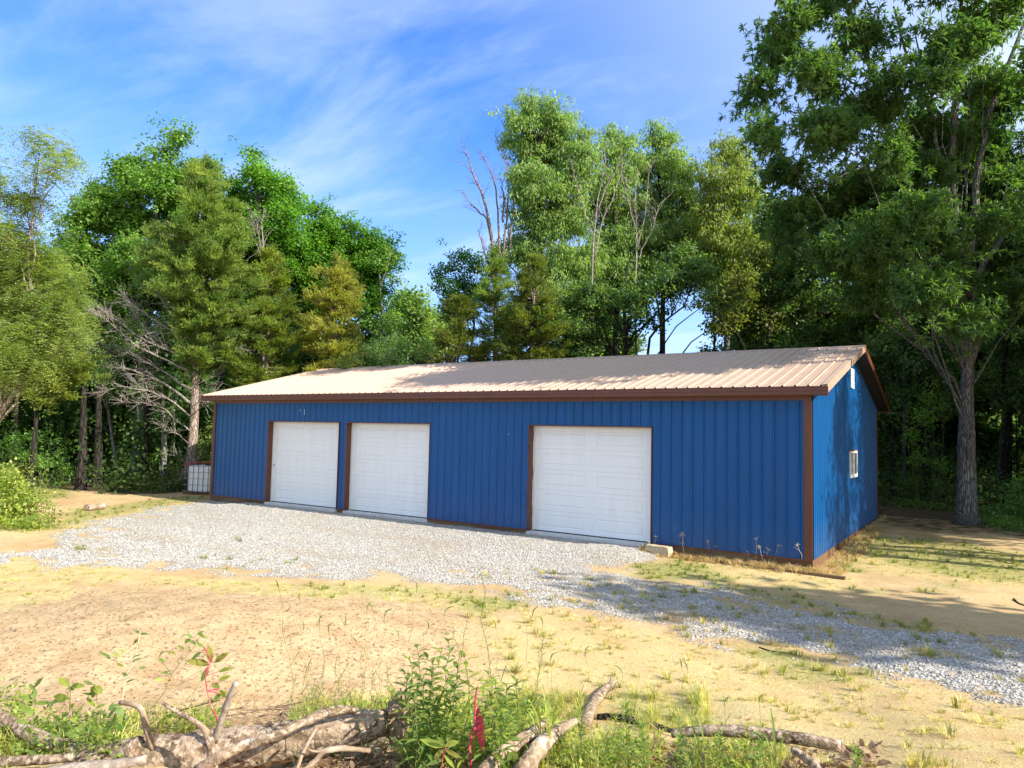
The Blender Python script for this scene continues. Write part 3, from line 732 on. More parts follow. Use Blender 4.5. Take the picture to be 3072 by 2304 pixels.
arc = [RT((-.62+1.24*i/10, -.54, 1.02+.13*math.sin(math.pi*min(1, i/10*.9)/1.0*.62))) for i in range(11)]
mb.tube(arc, .03, 6); mb.build('top_rail', M['red'], tote)
mb = MB(); mb.box(-.6, -.5, 0, .6, .5, .08); mb.v = [np.array([RT(p) for p in mb.v[0]])]; mb.build('pallet_base', M['wood'], tote)
# sandy block by the third door
bp = G(1425, 1197)
mb = MB(); rgb_ = np.random.default_rng(3)
xs_, ys_, zs_ = np.linspace(-.27, .27, 5), np.linspace(-.13, .13, 3), np.linspace(-.06, .17, 3); V = []; key = {}
for i in range(5):
    for j in range(3):
        for k in range(3):
            if i in (0, 4) or j in (0, 2) or k in (0, 2):
                ed = (i in (0, 4))+(j in (0, 2))+(k in (0, 2)); s_ = {1: 1, 2: .96, 3: .88}[ed]
                key[i, j, k] = len(V); V.append(np.array([xs_[i]*s_, ys_[j]*s_, (zs_[k]-.05)*s_+.05])+rgb_.uniform(-.008, .008, 3))
Fc = []
for i in range(4):
    for j in range(2):
        Fc += [[key[i, j, 0], key[i, j+1, 0], key[i+1, j+1, 0], key[i+1, j, 0]], [key[i, j, 2], key[i+1, j, 2], key[i+1, j+1, 2], key[i, j+1, 2]]]
    for k in range(2):
        Fc += [[key[i, 0, k], key[i+1, 0, k], key[i+1, 0, k+1], key[i, 0, k+1]], [key[i, 2, k], key[i, 2, k+1], key[i+1, 2, k+1], key[i+1, 2, k]]]
for j in range(2):
    for k in range(2):
        Fc += [[key[0, j, k], key[0, j, k+1], key[0, j+1, k+1], key[0, j+1, k]], [key[4, j, k], key[4, j+1, k], key[4, j+1, k+1], key[4, j, k+1]]]
mb.add(V, Fc); o = mb.build('stone_block', M['block']); o.location = (bp[0]+.02, -.26, float(gz(bp[0], bp[1])+.02)); o.rotation_euler = (0, 0, -.06)
tag(o, 'sandy coloured rough block lying against the barn beside the third door', 'stone block')
a, b = G(1542, 1213), G(1828, 1250); a[1] -= .1; b[1] -= .1
mb = MB(); dv = (b-a)/np.linalg.norm(b-a); sv = np.array([-dv[1], dv[0], 0])
V = [];
for e_ in (a, b):
    for s_, z_ in ((-.045, 0), (.045, 0), (.045, .045), (-.045, .045)): V.append(e_+sv*s_+[0, 0, z_+.005])
mb.add(V, [(0, 1, 5, 4), (1, 2, 6, 5), (2, 3, 7, 6), (3, 0, 4, 7), (0, 3, 2, 1), (4, 5, 6, 7)])
o = mb.build('timber_plank', M['wood'], loc=(a+b)/2); tag(o, 'long weathered board lying on the grass in front of the barn corner', 'plank')
a, b = G(186, 1104), G(224, 1100)
mb = MB(); mb.tube([a+[0, 0, .09], b+[0, 0, .09]], [.10, .09], 10); o = mb.build('small_log', M['log'], loc=(a+b)/2); tag(o, 'short cut log lying on the grass near the shady wood', 'log')

# ---------------------------------------------------------------- leaf clumps and trees
def unit(v): return v/(np.linalg.norm(v)+1e-9)
def clump(kind, rg):
    mb = MB()
    if kind == 'broad':
        for i in range(24):
            p = rg.normal(0, 1, 3); p = unit(p)*rg.uniform(.25, 1)**.6*np.array([.34, .34, .22])
            d = unit(unit(p)*np.array([1, 1, .3])+rg.normal(0, .5, 3)+[0, 0, -.35]); n = unit(np.array([0, 0, 1.])+rg.normal(0, .5, 3)+unit(p)*.4)
            mb.add(*leaf_faces(p, d, n, rg.uniform(.10, .16), rg.uniform(.075, .12)))
    elif kind == 'narrow':
        for j in range(5):
            c = unit(rg.normal(0, 1, 3))*rg.uniform(.1, .32)*np.array([1, 1, .7]); ax = unit(c+[0, 0, .05])
            for i in range(9):
                d = unit(rg.normal(0, 1, 3)*.8+ax*.7+[0, 0, -.25]); n = unit(np.array([0, 0, 1.])+rg.normal(0, .5, 3))
                mb.add(*leaf_faces(c, d, n, rg.uniform(.13, .20), rg.uniform(.035, .055), .25))
    elif kind == 'droopy':
        for i in range(22):
            p = unit(rg.normal(0, 1, 3))*rg.uniform(.2, 1)**.6*np.array([.32, .32, .26])
            d = unit(unit(p)*.6+rg.normal(0, .35, 3)+[0, 0, -1.0]); n = unit(unit(p)+rg.normal(0, .4, 3)+[0, 0, .6])
            mb.add(*leaf_faces(p, d, n, rg.uniform(.15, .22), rg.uniform(.05, .075), .1))
    elif kind == 'cedar':              # flat feathery sprays, +x is outward
        for j in range(7):
            a = rg.uniform(-.75, .75); o = unit(np.array([math.cos(a), math.sin(a), rg.uniform(-.15, .35)])); st_ = np.array([rg.uniform(-.12, .05), 0, rg.uniform(-.06, .06)])
            ln = rg.uniform(.22, .42)
            for i in range(9):
                p = st_+o*ln*i/9; d = unit(o+rg.normal(0, .55, 3)+[0, 0, .12]); n = unit(rg.normal(0, .6, 3)+[0, 0, 1])
                mb.add(*leaf_faces(p, d, n, rg.uniform(.07, .12), rg.uniform(.022, .036), -.15))
    elif kind == 'feather':            # thin compound leaves
        for j in range(8):
            d0 = unit(rg.normal(0, 1, 3)*np.array([1, 1, .5])+[0, 0, -.1]); s = unit(np.cross(d0, [0, 0, 1.])); st_ = d0*.06+rg.normal(0, .05, 3)
            for i in range(7):
                p = st_+d0*(.04+.045*i)-np.array([0, 0, .006*i*i])
                for sg in (-1, 1): mb.add(*leaf_faces(p, unit(s*sg+d0*.35), np.array([0, 0, 1.])+rg.normal(0, .3, 3), rg.uniform(.05, .08), .022, .1))
    elif kind == 'bush':
        for i in range(22):
            p = unit(rg.normal(0, 1, 3))*rg.uniform(.3, 1)**.5*np.array([.24, .24, .20])
            d = unit(unit(p)+rg.normal(0, .5, 3)+[0, 0, -.1]); n = unit(np.array([0, 0, 1.])+rg.normal(0, .45, 3)+unit(p)*.5)
            mb.add(*leaf_faces(p, d, n, rg.uniform(.07, .13), rg.uniform(.05, .08), .15))
    elif kind == 'mass':               # big loose leaf masses for trees deep in the wood
        for i in range(15):
            p = unit(rg.normal(0, 1, 3))*rg.uniform(.2, 1)**.5*np.array([.7, .7, .5])
            d = unit(unit(p)+rg.normal(0, .6, 3)+[0, 0, -.3]); n = unit(np.array([0, 0, 1.])+rg.normal(0, .5, 3))
            mb.add(*leaf_faces(p, d, n, rg.uniform(.24, .38), rg.uniform(.16, .26)))
    return mb
rg = np.random.default_rng(21)
CL = {k: gn_scatter([variant('%s_clump_%s' % (k, 'abcde'[i]), clump(k, rg), M['leaf']) for i in range(5)], True) for k in ('broad', 'narrow', 'droopy', 'cedar', 'feather', 'bush', 'mass')}
CLI = {'bush': gn_scatter([variant('bush_sprig_%s' % 'abcde'[i], clump('bush', rg), M['leaf_i']) for i in range(5)])}

def bez(a, b, bend, n, rg):
    a, b = np.asarray(a, float), np.asarray(b, float); m_ = (a+b)/2+bend; t_ = np.linspace(0, 1, n)[:, None]
    p = (1-t_)**2*a+2*t_*(1-t_)*m_+t_**2*b; ln = np.linalg.norm(b-a)
    p[1:-1] += rg.normal(0, .022*ln, (n-2, 3)); return p
def crown_points(lobes, rg, per=1.0, sub=.36, cs=.34):
    """two-level clumping: lobe -> boughs -> leaf clumps.  lobes: (centre, radius)"""
    pts = []; boughs = []
    for c, r in lobes:
        nb = max(3, int(15*(r/1.3)**1.3*per))
        dirs = rg.normal(0, 1, (nb, 3)); dirs /= np.linalg.norm(dirs, axis=1)[:, None]
        cen = c+dirs*(rg.uniform(.25, 1, (nb, 1))**.6)*r*np.array([1, 1, .85])*.80
        for q in cen:
            rb = sub*.84*rg.uniform(.5, 1.3)*max(.6, min(r, 1.5)); boughs.append((q, rb, c))
            k = max(3, int(16*(rb/.5)**2)); dd = rg.normal(0, 1, (k, 3)); dd /= np.linalg.norm(dd, axis=1)[:, None]
            pts.append(q+dd*rg.uniform(.2, 1, (k, 1))**.5*rb*np.array([1, 1, .62]))
    pts = np.concatenate(pts); st_ = rg.uniform(0, 1, len(pts)) < .35
    pts[st_] += rg.normal(0, .33, (st_.sum(), 3))
    return pts, boughs
def tree(name, label, cat, bpx, d, lobes, top=None, kind='broad', tint=((.05, .11, .02), (.11, .17, .03)), barkm='bark', r0=.16, per=1., scale=1.,
         group=None, trunk=None, seed=1, sub=.36, bpos=None, jit=1.0, limb=1., grow=1.0, keep=1.):
    rg = np.random.default_rng(seed)
    base = ground(P(bpx, 1000, d)) if bpos is None else ground(bpos)
    t_ = root(name, base, label, cat, group)
    Ls = []
    for l in lobes:
        if not isinstance(l[-1], str): l = (l[0], l[1], l[2]*grow, *l[3:])
        if len(l) == 4 and isinstance(l[3], str): Ls.append((np.array(l[:3]), float(l[3]))); continue
        px, py, rp = l[:3]; dd = d+(l[3] if len(l) > 3 else rg.uniform(-1, 1)*rp/1557*d*.7*jit)
        Ls.append((P(px, py, dd), rp/1557*dd))
    cen = np.array([l[0] for l in Ls]); rad = np.array([l[1] for l in Ls])
    tb = MB()
    if trunk is not None: tp_ = [P(a, b, d) for a, b in trunk]; tp_ = [base-[0, 0, .2]]+tp_
    else:
        hi = cen[np.argsort(-cen[:, 2])[:max(1, len(cen)//4)]].mean(0); n = 7
        tp_ = [base-[0, 0, .2]]+[base+(hi-base)*np.array([u**1.7, u**1.7, u])+rg.normal(0, .10, 3)*[1, 1, 0] for u in np.linspace(.12, .98, n)]
    tp_ = np.array(tp_); seg = np.linalg.norm(np.diff(tp_, axis=0), axis=1); s_ = np.concatenate([[0], np.cumsum(seg)])/seg.sum()
    fine = np.linspace(0, 1, 16); path = np.stack([np.interp(fine, s_, tp_[:, i]) for i in range(3)], 1)
    rr = r0*(1-.82*fine)*(1+.45*np.exp(-fine*26)); tb.tube(path, rr, 10, rough=.07, rng=rg)
    for (c, r) in Ls:                  # a limb to each lobe, then boughs
        h = c[2]-max(.8, 1.1*np.linalg.norm((c-base)[:2]))*.9
        u = np.clip((h-base[2])/(path[-1, 2]-base[2]+1e-6), .22, .93); i = int(u*15); st_ = path[i]
        lp = bez(st_, c, np.array([0, 0, .12*np.linalg.norm(c-st_)]), 7, rg); rl = max(.012, limb*min(rr[i]*.6, .018*np.linalg.norm(c-st_)+.012))
        tb.tube(lp, np.linspace(rl, rl*.35, 7), 6)
    pts, boughs = crown_points(Ls, rg, per, sub)
    for q, rb, c in boughs[::1 if len(boughs) < 400 else 2]:
        tb.tube(bez(c, q, rg.normal(0, .08, 3), 4, rg), np.linspace(.022, .006, 4), 4, cap=False)
    tb.build('trunk', M[barkm], t_, smooth=True)
    if keep < 1: pts = pts[rg.uniform(0, 1, len(pts)) < keep]+0.; pts += rg.normal(0, .28, pts.shape)
    n = len(pts); e = rg.uniform(-.45, .45, (n, 3)); e[:, 2] = rg.uniform(0, 6.28, n)
    key = lump(pts[:, 0]*.9+pts[:, 2], pts[:, 1]*.9+pts[:, 2]*.6, .9)*.5+.5
    k = np.clip(key+rg.uniform(-.3, .3, n), 0, 1)[:, None]
    tt = (np.array(tint[0])*(1-k)+np.array(tint[1])*k)*rg.uniform(.85, 1.15, (n, 1))
    scatter('crown', CL[kind], pts, e, rg.uniform(.75, 1.25, n)*scale, tt, t_, seed)
    return t_
def cedar(name, label, bpx, d, prof_, tint, seed, nb=150, r0=.12, barkm='bark_cedar', lean=0., group=None, trunk=None, gap=.0, bpos=None, dens=1.0):
    """prof_: list of (photo row, half width in photo pixels)"""
    rg = np.random.default_rng(seed); base = ground(P(bpx, 1000, d)) if bpos is None else ground(bpos)
    t_ = root(name, base, label, 'cedar tree', group)
    rows = np.array(prof_, float); zt = np.array([P(bpx, r_, d)[2] for r_ in rows[:, 0]]); rw = rows[:, 1]/1557*d
    o = np.argsort(zt); zt, rw = zt[o], rw[o]; tb = MB(); ztop = zt[-1]
    ax = lambda z_: base+np.array([lean*_right[0]*(z_-base[2]), lean*_right[1]*(z_-base[2]), z_-base[2]])
    n = 14; zz_ = np.linspace(base[2]-.2, ztop-.15, n); path = np.array([ax(q) for q in zz_])+rg.normal(0, .03, (n, 3))*[1, 1, 0]
    tb.tube(path, r0*(1-.9*np.linspace(0, 1, n)**1.1)*(1+.5*np.exp(-np.linspace(0, 14, n))), 10, rough=.08, rng=rg)
    pts = []; rots = []; wave = rg.uniform(0, 6.28, 4)
    for i in range(nb):
        z_ = rg.uniform(0, 1)**.85*(ztop-zt[0])+zt[0]; az = rg.uniform(0, 6.28); r_ = np.interp(z_, zt, rw)
        r_ *= (.72+.2*math.sin(az*2+wave[0]+z_*.7)+.18*math.sin(az*3+wave[1]-z_*1.3))*rg.uniform(.75, 1.2)
        o_ = np.array([math.cos(az), math.sin(az), 0])
        if gap and o_.dot(_right) < .25 and z_ < P(bpx, gap, d)[2]: r_ *= .30
        r_ = max(r_, .12); rise = rg.uniform(.05, .55) if z_ < ztop-1.5 else rg.uniform(.6, 1.5)
        a = ax(z_-r_*rise*.5); b = a+o_*r_+[0, 0, r_*rise]
        lp = bez(a, b, np.array([0, 0, -.06*r_]), 6, rg); tb.tube(lp, np.linspace(.012+.010*r_, .005, 6), 5, cap=False)
        k = max(2, int(r_*6.5*dens)); u = rg.uniform(.28, 1.03, k)
        for uu in u:
            p = np.array([np.interp(uu, np.linspace(0, 1, 6), lp[:, q]) for q in range(3)])+rg.normal(0, 1, 3)*np.array([.20, .20, .12])*(.35+.5*r_*(1.2-uu))
            pts.append(p); rots.append((rg.uniform(-.35, .35), rg.uniform(-.55, .15), az+rg.uniform(-.8, .8)))
    for i in range(8):
        pts.append(ax(ztop-rg.uniform(-.1, .8))+rg.normal(0, .06, 3)); rots.append((0, -1.3, rg.uniform(0, 6.28)))
    tb.build('trunk', M[barkm], t_, smooth=True)
    pts = np.array(pts); n = len(pts); key = lump(pts[:, 0]+pts[:, 2], pts[:, 1]+pts[:, 2]*.7, .8)*.5+.5
    k = np.clip(key+rg.uniform(-.3, .3, n), 0, 1)[:, None]
    tt = (np.array(tint[0])*(1-k)+np.array(tint[1])*k)*rg.uniform(.85, 1.15, (n, 1))
    scatter('crown', CL['cedar'], pts, np.array(rots), rg.uniform(.85, 1.35, n), tt, t_, seed); return t_, ax

CED = ((.10, .18, .04), (.27, .34, .08)); MAPLE = ((.085, .19, .035), (.18, .31, .055)); FRESH = ((.13, .23, .06), (.27, .36, .12))
DEEP = ((.045, .11, .035), (.10, .19, .05)); OAK = ((.055, .115, .038), (.14, .22, .055)); PALE = ((.15, .22, .07), (.30, .36, .13)); GOLD = ((.18, .20, .035), (.36, .36, .075))

# cedar with the bare trunk and its sweeping dead boughs
cbx = 413
ced, cax = cedar('cedar_tree', 'tall olive cedar with pale trunk and grey dead lower boughs left of the barn', cbx, 27.0,
    [(332, 6), (400, 48), (470, 92), (560, 125), (660, 150), (730, 130), (790, 60), (830, 30)], CED, 31, nb=350, r0=.19, dens=1.15, gap=640.)
rgd = np.random.default_rng(8)
boughs = [  # photo rows/columns of the bare boughs, drawn tip-ward, placed at the cedar's distance
    [(408, 800), (350, 775), (290, 745), (230, 690), (195, 668)], [(408, 775), (370, 760), (300, 730), (250, 690), (205, 662)],
    [(410, 870), (360, 830), (290, 800), (230, 790), (190, 785)], [(409, 840), (350, 800), (280, 760), (240, 750), (200, 752)],
    [(409, 815), (390, 780), (350, 740), (300, 700), (285, 640)], [(408, 760), (380, 720), (330, 690), (290, 660), (262, 640)],
    [(410, 900), (380, 870), (330, 845), (260, 835), (215, 850)], [(410, 930), (380, 905), (350, 880), (300, 868), (262, 872)],
    [(412, 880), (440, 862), (462, 850)], [(412, 840), (450, 815), (478, 808)], [(410, 960), (392, 945), (372, 925), (350, 920)],
    [(408, 730), (375, 690), (345, 640), (330, 620)], [(410, 1010), (398, 1000), (385, 985), (372, 980)], [(414, 980), (404, 1000), (394, 1030)],
    [(412, 785), (440, 760), (500, 750), (540, 760)], [(412, 900), (430, 885), (448, 870), (455, 850)]]
for i, b in enumerate(boughs):
    dz_ = rgd.uniform(-1.2, 1.0); n = len(b)
    pp = np.array([P(x_, y_, 27.0+dz_*(j/(n-1))) for j, (x_, y_) in enumerate(b)])
    u = np.linspace(0, 1, 12); pp = np.stack([np.interp(u, np.linspace(0, 1, n), pp[:, q]) for q in range(3)], 1)+rgd.normal(0, .015, (12, 3))
    mb = MB(); ln = np.linalg.norm(pp[-1]-pp[0]); mb.tube(pp, np.linspace(.009+.008*ln, .004, 12), 5)
    for k in range(int(12*ln)):
        uu = rgd.uniform(.25, 1); p0 = np.array([np.interp(uu, u, pp[:, q]) for q in range(3)]); dr = unit(pp[-1]-pp[0])
        sd = unit(dr*1.0+rgd.normal(0, .55, 3)); l_ = rgd.uniform(.25, .95)*(1.2-uu*.6)
        q1 = p0+sd*l_+[0, 0, rgd.uniform(-.05, .12)*l_]; tw = bez(p0, q1, rgd.normal(0, .06, 3), 5, rgd); mb.tube(tw, np.linspace(.011, .0035, 5), 4, cap=False)
        for m_ in range(3):
            q2 = tw[rgd.integers(1, 5)]; s2 = unit(sd+rgd.normal(0, .6, 3)); mb.tube([q2, q2+s2*rgd.uniform(.12, .4)], [.005, .0025], 3, cap=False)
    mb.build('dead_branch', M['bark_dead'], ced)
cedar('cedar_tree', 'slim bright green cedar with pale trunk between the big cedar and the golden one', 566, 28.0, [(540, 6), (610, 45), (690, 78), (770, 90), (850, 50)], ((.09, .14, .02), (.22, .27, .03)), 32, nb=150)
cedar('cedar_tree', 'golden yellow cedar standing behind the left end of the barn roof', 712, 28.5, [(562, 6), (620, 42), (700, 72), (780, 85), (860, 90)], GOLD, 33, nb=170)
cedar('cedar_tree', 'narrow pointed cedar directly below the dead leafless snag', 1062, 33, [(538, 5), (600, 30), (680, 55), (760, 75), (830, 80)], CED, 34, nb=150)
cedar('cedar_tree', 'dark green cedar with pale forked stems above the middle of the roof', 1145, 31, [(552, 5), (620, 48), (700, 70), (780, 72), (860, 60)], ((.07, .11, .015), (.18, .21, .03)), 35, nb=160)
cedar('cedar_tree', 'low spreading cedar left of the snag with its tip below the small maple', 985, 32, [(640, 6), (700, 48), (760, 80), (830, 90)], ((.06, .10, .018), (.17, .19, .03)), 36, nb=120)
# left edge
tree('locust_tree', 'feathery pale green tree with a leaning bare trunk at the left edge', 'tree', -60, 19.5,
     [(10, 640, 100), (60, 430, 55), (105, 370, 38), (140, 335, 22), (85, 320, 16), (75, 290, 9), (30, 530, 85), (110, 640, 70), (20, 760, 95), (130, 690, 55), (150, 600, 22), (-60, 560, 110), (-40, 400, 70), (60, 760, 55), (160, 720, 30), (75, 560, 60)],
     kind='feather', tint=PALE, trunk=[(-30, 940), (10, 880), (60, 800), (80, 720), (60, 560), (85, 330)], r0=.08, per=2.5, scale=1.25, seed=41, barkm='bark_cedar', sub=.33)
cedar('cedar_tree', 'bushy cedar bough mass hanging behind the leaning trunk at the left edge', 70, 23.5, [(560, 8), (640, 60), (720, 105), (800, 110), (880, 50)], ((.11, .16, .035), (.27, .32, .06)), 42, nb=190, barkm='bark_dark', r0=.09)
# maples behind the cedars
tree('maple_tree', 'tall bright green maple rising behind the big olive cedar', 'tree', 300, 33,
     [(375, 300, 30), (400, 290, 18), (350, 320, 30), (300, 385, 55), (420, 390, 60), (350, 400, 70), (240, 440, 60), (260, 350, 22), (200, 470, 55), (150, 480, 28), (330, 490, 110), (200, 570, 85), (165, 540, 50), (300, 600, 110), (240, 690, 100), (140, 640, 60), (440, 520, 90)],
     tint=MAPLE, seed=43, r0=.3, per=1.6, grow=1.08)
tree('maple_tree', 'bright green maple with a pointed top left of centre behind the slim cedar', 'tree', 560, 35,
     [(550, 335, 22), (560, 370, 38), (600, 400, 45), (520, 400, 40), (620, 430, 32), (545, 450, 70), (600, 490, 70), (500, 500, 60), (580, 560, 80), (520, 600, 80), (630, 560, 50)], tint=((.07, .19, .02), (.15, .30, .035)), seed=44, r0=.25, per=1.6, grow=1.08)
tree('maple_tree', 'rounded bright green maple sloping down to the sky gap in the middle', 'tree', 730, 37,
     [(665, 455, 32), (700, 480, 45), (745, 500, 45), (790, 520, 45), (830, 535, 32), (700, 550, 70), (770, 570, 70), (830, 570, 38), (660, 540, 60), (720, 640, 80), (790, 640, 60), (640, 620, 60), (855, 545, 14)], tint=((.06, .17, .018), (.14, .29, .035)), seed=45, r0=.28, per=1.6, grow=1.08)
tree('slender_tree', 'slender tree with dark bare forked stem at the edge of the sky gap', 'tree', 835, 36,
     [(845, 545, 26), (820, 560, 24), (850, 610, 18), (870, 645, 30), (800, 690, 40), (850, 690, 40)], tint=MAPLE, seed=46, trunk=[(832, 800), (828, 680), (818, 620), (835, 590), (845, 545)], r0=.12, barkm='bark', per=.9)
tree('maple_tree', 'small rounded dark maple standing just right of the sky gap', 'tree', 1012, 36,
     [(1005, 555, 30), (980, 585, 30), (1035, 580, 25), (960, 615, 26), (1000, 620, 42), (1040, 625, 25), (990, 660, 45), (945, 590, 10)], tint=((.05, .14, .025), (.10, .22, .04)), seed=47, r0=.14, per=1.3)
for i, (px, py, rp) in enumerate([(880, 655, 38), (925, 690, 34), (970, 700, 30), (905, 720, 45), (840, 720, 50)]):
    tree('far_tree', ['distant pale green tree leaning into the foot of the sky gap', 'distant small tree low in the middle of the sky gap', 'distant tree at the right foot of the sky gap',
          'distant dense tree at the bottom of the sky gap', 'distant tree at the left foot of the sky gap'][i], 'tree', px, 52+3*i, [(px, py, rp), (px-rp*.6, py+rp*.7, rp*.8), (px+rp*.6, py+rp*.7, rp*.8), (px, py+rp*1.5, rp*1.2)],
          tint=FRESH if i < 3 else DEEP, seed=50+i, r0=.16, per=1.2, kind='mass', scale=.8)
# tall trees above the roof
tree('tall_tree', 'tallest bright green tree above the middle of the barn with rounded top', 'tree', 1165, 35,
     [(1135, 225, 28), (1185, 222, 25), (1120, 265, 35), (1165, 270, 45), (1215, 265, 38), (1255, 300, 34), (1130, 320, 42), (1190, 330, 55), (1245, 350, 45), (1280, 360, 20), (1115, 375, 28), (1165, 400, 52), (1225, 410, 50), (1130, 450, 34), (1180, 480, 55), (1230, 480, 40), (1120, 540, 45, .5), (1185, 570, 60), (1090, 560, 22), (1240, 560, 45), (1170, 640, 60)],
     kind='droopy', tint=FRESH, seed=60, r0=.26, per=1.5, sub=.34, barkm='bark_dark', grow=1.3)
tree('tall_tree', 'bright green tree second right of the tallest one with narrow upright top', 'tree', 1330, 37,
     [(1325, 285, 22), (1340, 320, 36), (1310, 340, 32), (1355, 370, 42), (1310, 400, 45), (1290, 460, 48), (1350, 450, 50), (1320, 530, 60), (1270, 560, 45), (1380, 530, 50), (1330, 610, 70), (1260, 640, 55)], kind='droopy', tint=FRESH, seed=61, r0=.22, per=1.35, sub=.34, barkm='bark_dark', grow=1.3)
tree('tall_tree', 'twin topped green tree between the narrow tree and the big dark one', 'tree', 1435, 38,
     [(1405, 290, 28), (1440, 300, 24), (1415, 335, 40), (1455, 345, 36), (1480, 380, 34), (1420, 400, 50), (1470, 430, 50), (1500, 440, 28), (1430, 480, 60), (1490, 510, 50), (1450, 560, 65), (1400, 590, 50)], kind='droopy', tint=FRESH, seed=62, r0=.22, per=1.35, sub=.34, barkm='bark_dark', grow=1.3)
tree('tall_tree', 'sunlit yellow green tree at the left shoulder of the big dark tree', 'tree', 1570, 36,
     [(1560, 305, 22), (1580, 335, 38), (1535, 370, 32), (1610, 360, 34), (1570, 400, 48), (1530, 450, 40), (1610, 430, 45), (1560, 500, 65), (1620, 520, 50), (1530, 560, 55), (1590, 600, 70)], kind='droopy', tint=((.14, .20, .035), (.27, .32, .07)), seed=63, r0=.22, per=1.4, sub=.34, grow=1.3)
tree('oak_tree', 'dark leafy tree with several black stems above the roof right of centre', 'tree', 1350, 32,
     [(1230, 660, 60), (1300, 640, 55), (1370, 640, 60), (1430, 620, 55), (1490, 600, 45), (1260, 730, 55), (1340, 710, 45), (1410, 690, 35), (1190, 700, 50)], tint=OAK, seed=64, r0=.17, barkm='bark_dark', per=1.05, trunk=[(1352, 800), (1350, 700), (1345, 620), (1360, 560)])
tree('oak_tree', 'leaning dark stemmed tree beside the pale sky gap above the roof', 'tree', 1385, 31.5,
     [(1440, 600, 40), (1500, 580, 50), (1540, 640, 45), (1550, 700, 30), (1470, 560, 40), (1545, 760, 30)], tint=OAK, seed=65, r0=.12, barkm='bark_dark', per=1.1, trunk=[(1395, 800), (1405, 720), (1440, 690), (1480, 660), (1500, 600)])
# snags
def snag(name, label, bpx, d, lines, mat, seed, r0=.07):
    rg = np.random.default_rng(seed); base = ground(P(bpx, 1000, d)); t_ = root(name, base, label, 'dead tree'); first = True
    for li in lines:
        dd = rg.uniform(-.8, .8); pp = np.array([P(a, b, d+dd*j/len(li)) for j, (a, b) in enumerate(li)])
        if first: pp = np.vstack([[base], pp])
        n = len(pp); u = np.linspace(0, 1, 14); pp = np.stack([np.interp(u, np.linspace(0, 1, n), pp[:, q]) for q in range(3)], 1)+rg.normal(0, .02, (14, 3))
        mb = MB(); r_ = r0*(1.6 if first else .8); mb.tube(pp, np.linspace(r_, .012, 14), 7)
        for k in range(14 if first else 9):
            uu = rg.uniform(.5 if first else .3, 1); p0 = np.array([np.interp(uu, u, pp[:, q]) for q in range(3)]); sd = unit(unit(pp[-1]-pp[6])+rg.normal(0, .5, 3))
            l_ = rg.uniform(.3, 1.1); q1 = bez(p0, p0+sd*l_, rg.normal(0, .08, 3), 4, rg); mb.tube(q1, np.linspace(.013, .005, 4), 4, cap=False)
            for m_ in range(2): s2 = unit(sd+rg.normal(0, .6, 3)); q2 = q1[rg.integers(1, 4)]; mb.tube([q2, q2+s2*rg.uniform(.15, .5)], [.007, .004], 3, cap=False)
        mb.build('trunk' if first else 'branch', M[mat], t_, smooth=True); first = False
snag('dead_tree', 'leafless reddish grey snag with upswept forks against the blue sky', 1072, 34,
     [[(1070, 640), (1066, 560), (1060, 500), (1045, 430), (1025, 380), (1012, 345), (1002, 318)], [(1062, 520), (1050, 470), (1020, 445), (995, 410)], [(1080, 560), (1075, 470), (1072, 400), (1055, 360), (1035, 325)],
      [(1085, 560), (1095, 470), (1098, 400), (1090, 340), (1072, 300)], [(1066, 600), (1045, 540), (1032, 495)], [(1100, 540), (1110, 440), (1105, 350)], [(1085, 480), (1088, 420), (1080, 380)]], 'bark_red', 70)
snag('dead_tree', 'thin bleached dead tree with pale twigs in front of the bright green trees', 1278, 33,
     [[(1280, 700), (1278, 600), (1282, 520), (1290, 440), (1300, 390), (1310, 340)], [(1283, 560), (1300, 480), (1330, 410), (1345, 350)], [(1284, 520), (1262, 460), (1245, 400), (1238, 360)], [(1290, 460), (1310, 400), (1335, 360), (1355, 330)]], 'bark_dead', 71, .04)
snag('dead_tree', 'thin bleached dead tree right of the other one with fanned pale twigs', 1372, 33.5,
     [[(1374, 700), (1372, 600), (1376, 500), (1370, 430), (1380, 370)], [(1375, 540), (1395, 460), (1400, 400), (1405, 345)], [(1374, 500), (1355, 430), (1350, 380)], [(1378, 560), (1410, 490), (1425, 440)]], 'bark_dead', 72, .04)
snag('dead_tree', 'broken pale snag with three bare prongs beside the slim cedar', 566, 29.5,
     [[(566, 800), (566, 650), (567, 560), (568, 500), (562, 470)], [(566, 560), (556, 530), (548, 505)], [(567, 560), (560, 520), (556, 492)]], 'bark_dead', 73, .05)

# the big tree right of the barn
BT = 20.2
big = [(1680, 110, 55), (1645, 190, 40), (1655, 290, 48), (1700, 50, 50), (1770, 160, 70), (1850, 70, 60), (1700, 370, 55), (1790, 280, 75), (1880, 230, 70), (1830, 420, 80), (1745, 450, 70),
       (1990, 290, 75), (2060, 110, 75), (2130, 30, 70), (2170, 200, 75), (2090, 330, 85), (2190, 400, 70), (1960, 470, 75), (2080, 540, 90), (1900, 520, 70), (1700, -60, 60), (1850, -70, 70), (2040, -70, 80), (2180, -110, 90),
       (2330, 100, 110), (2330, 330, 110), (2300, 560, 100), (2180, 640, 60), (1990, 620, 60), (1880, 620, 60), (2100, 700, 50), (2020, 180, 40), (1780, 20, 45), (1925, 340, 50), (1760, -160, 80), (2100, -200, 120), (1720, 520, 50), (1800, 540, 60), (2062, 300, 50), (2074, 420, 55), (2046, 600, 50), (2115, 180, 50), (2140, 480, 50), (1990, 380, 60), (2010, 500, 55), (2100, 640, 36), (1940, 160, 40), (2210, 520, 50)]
rgB = np.random.default_rng(77)
big = [(a, b, c_, rgB.uniform(-2.6, 2.2)) for a, b, c_ in big]
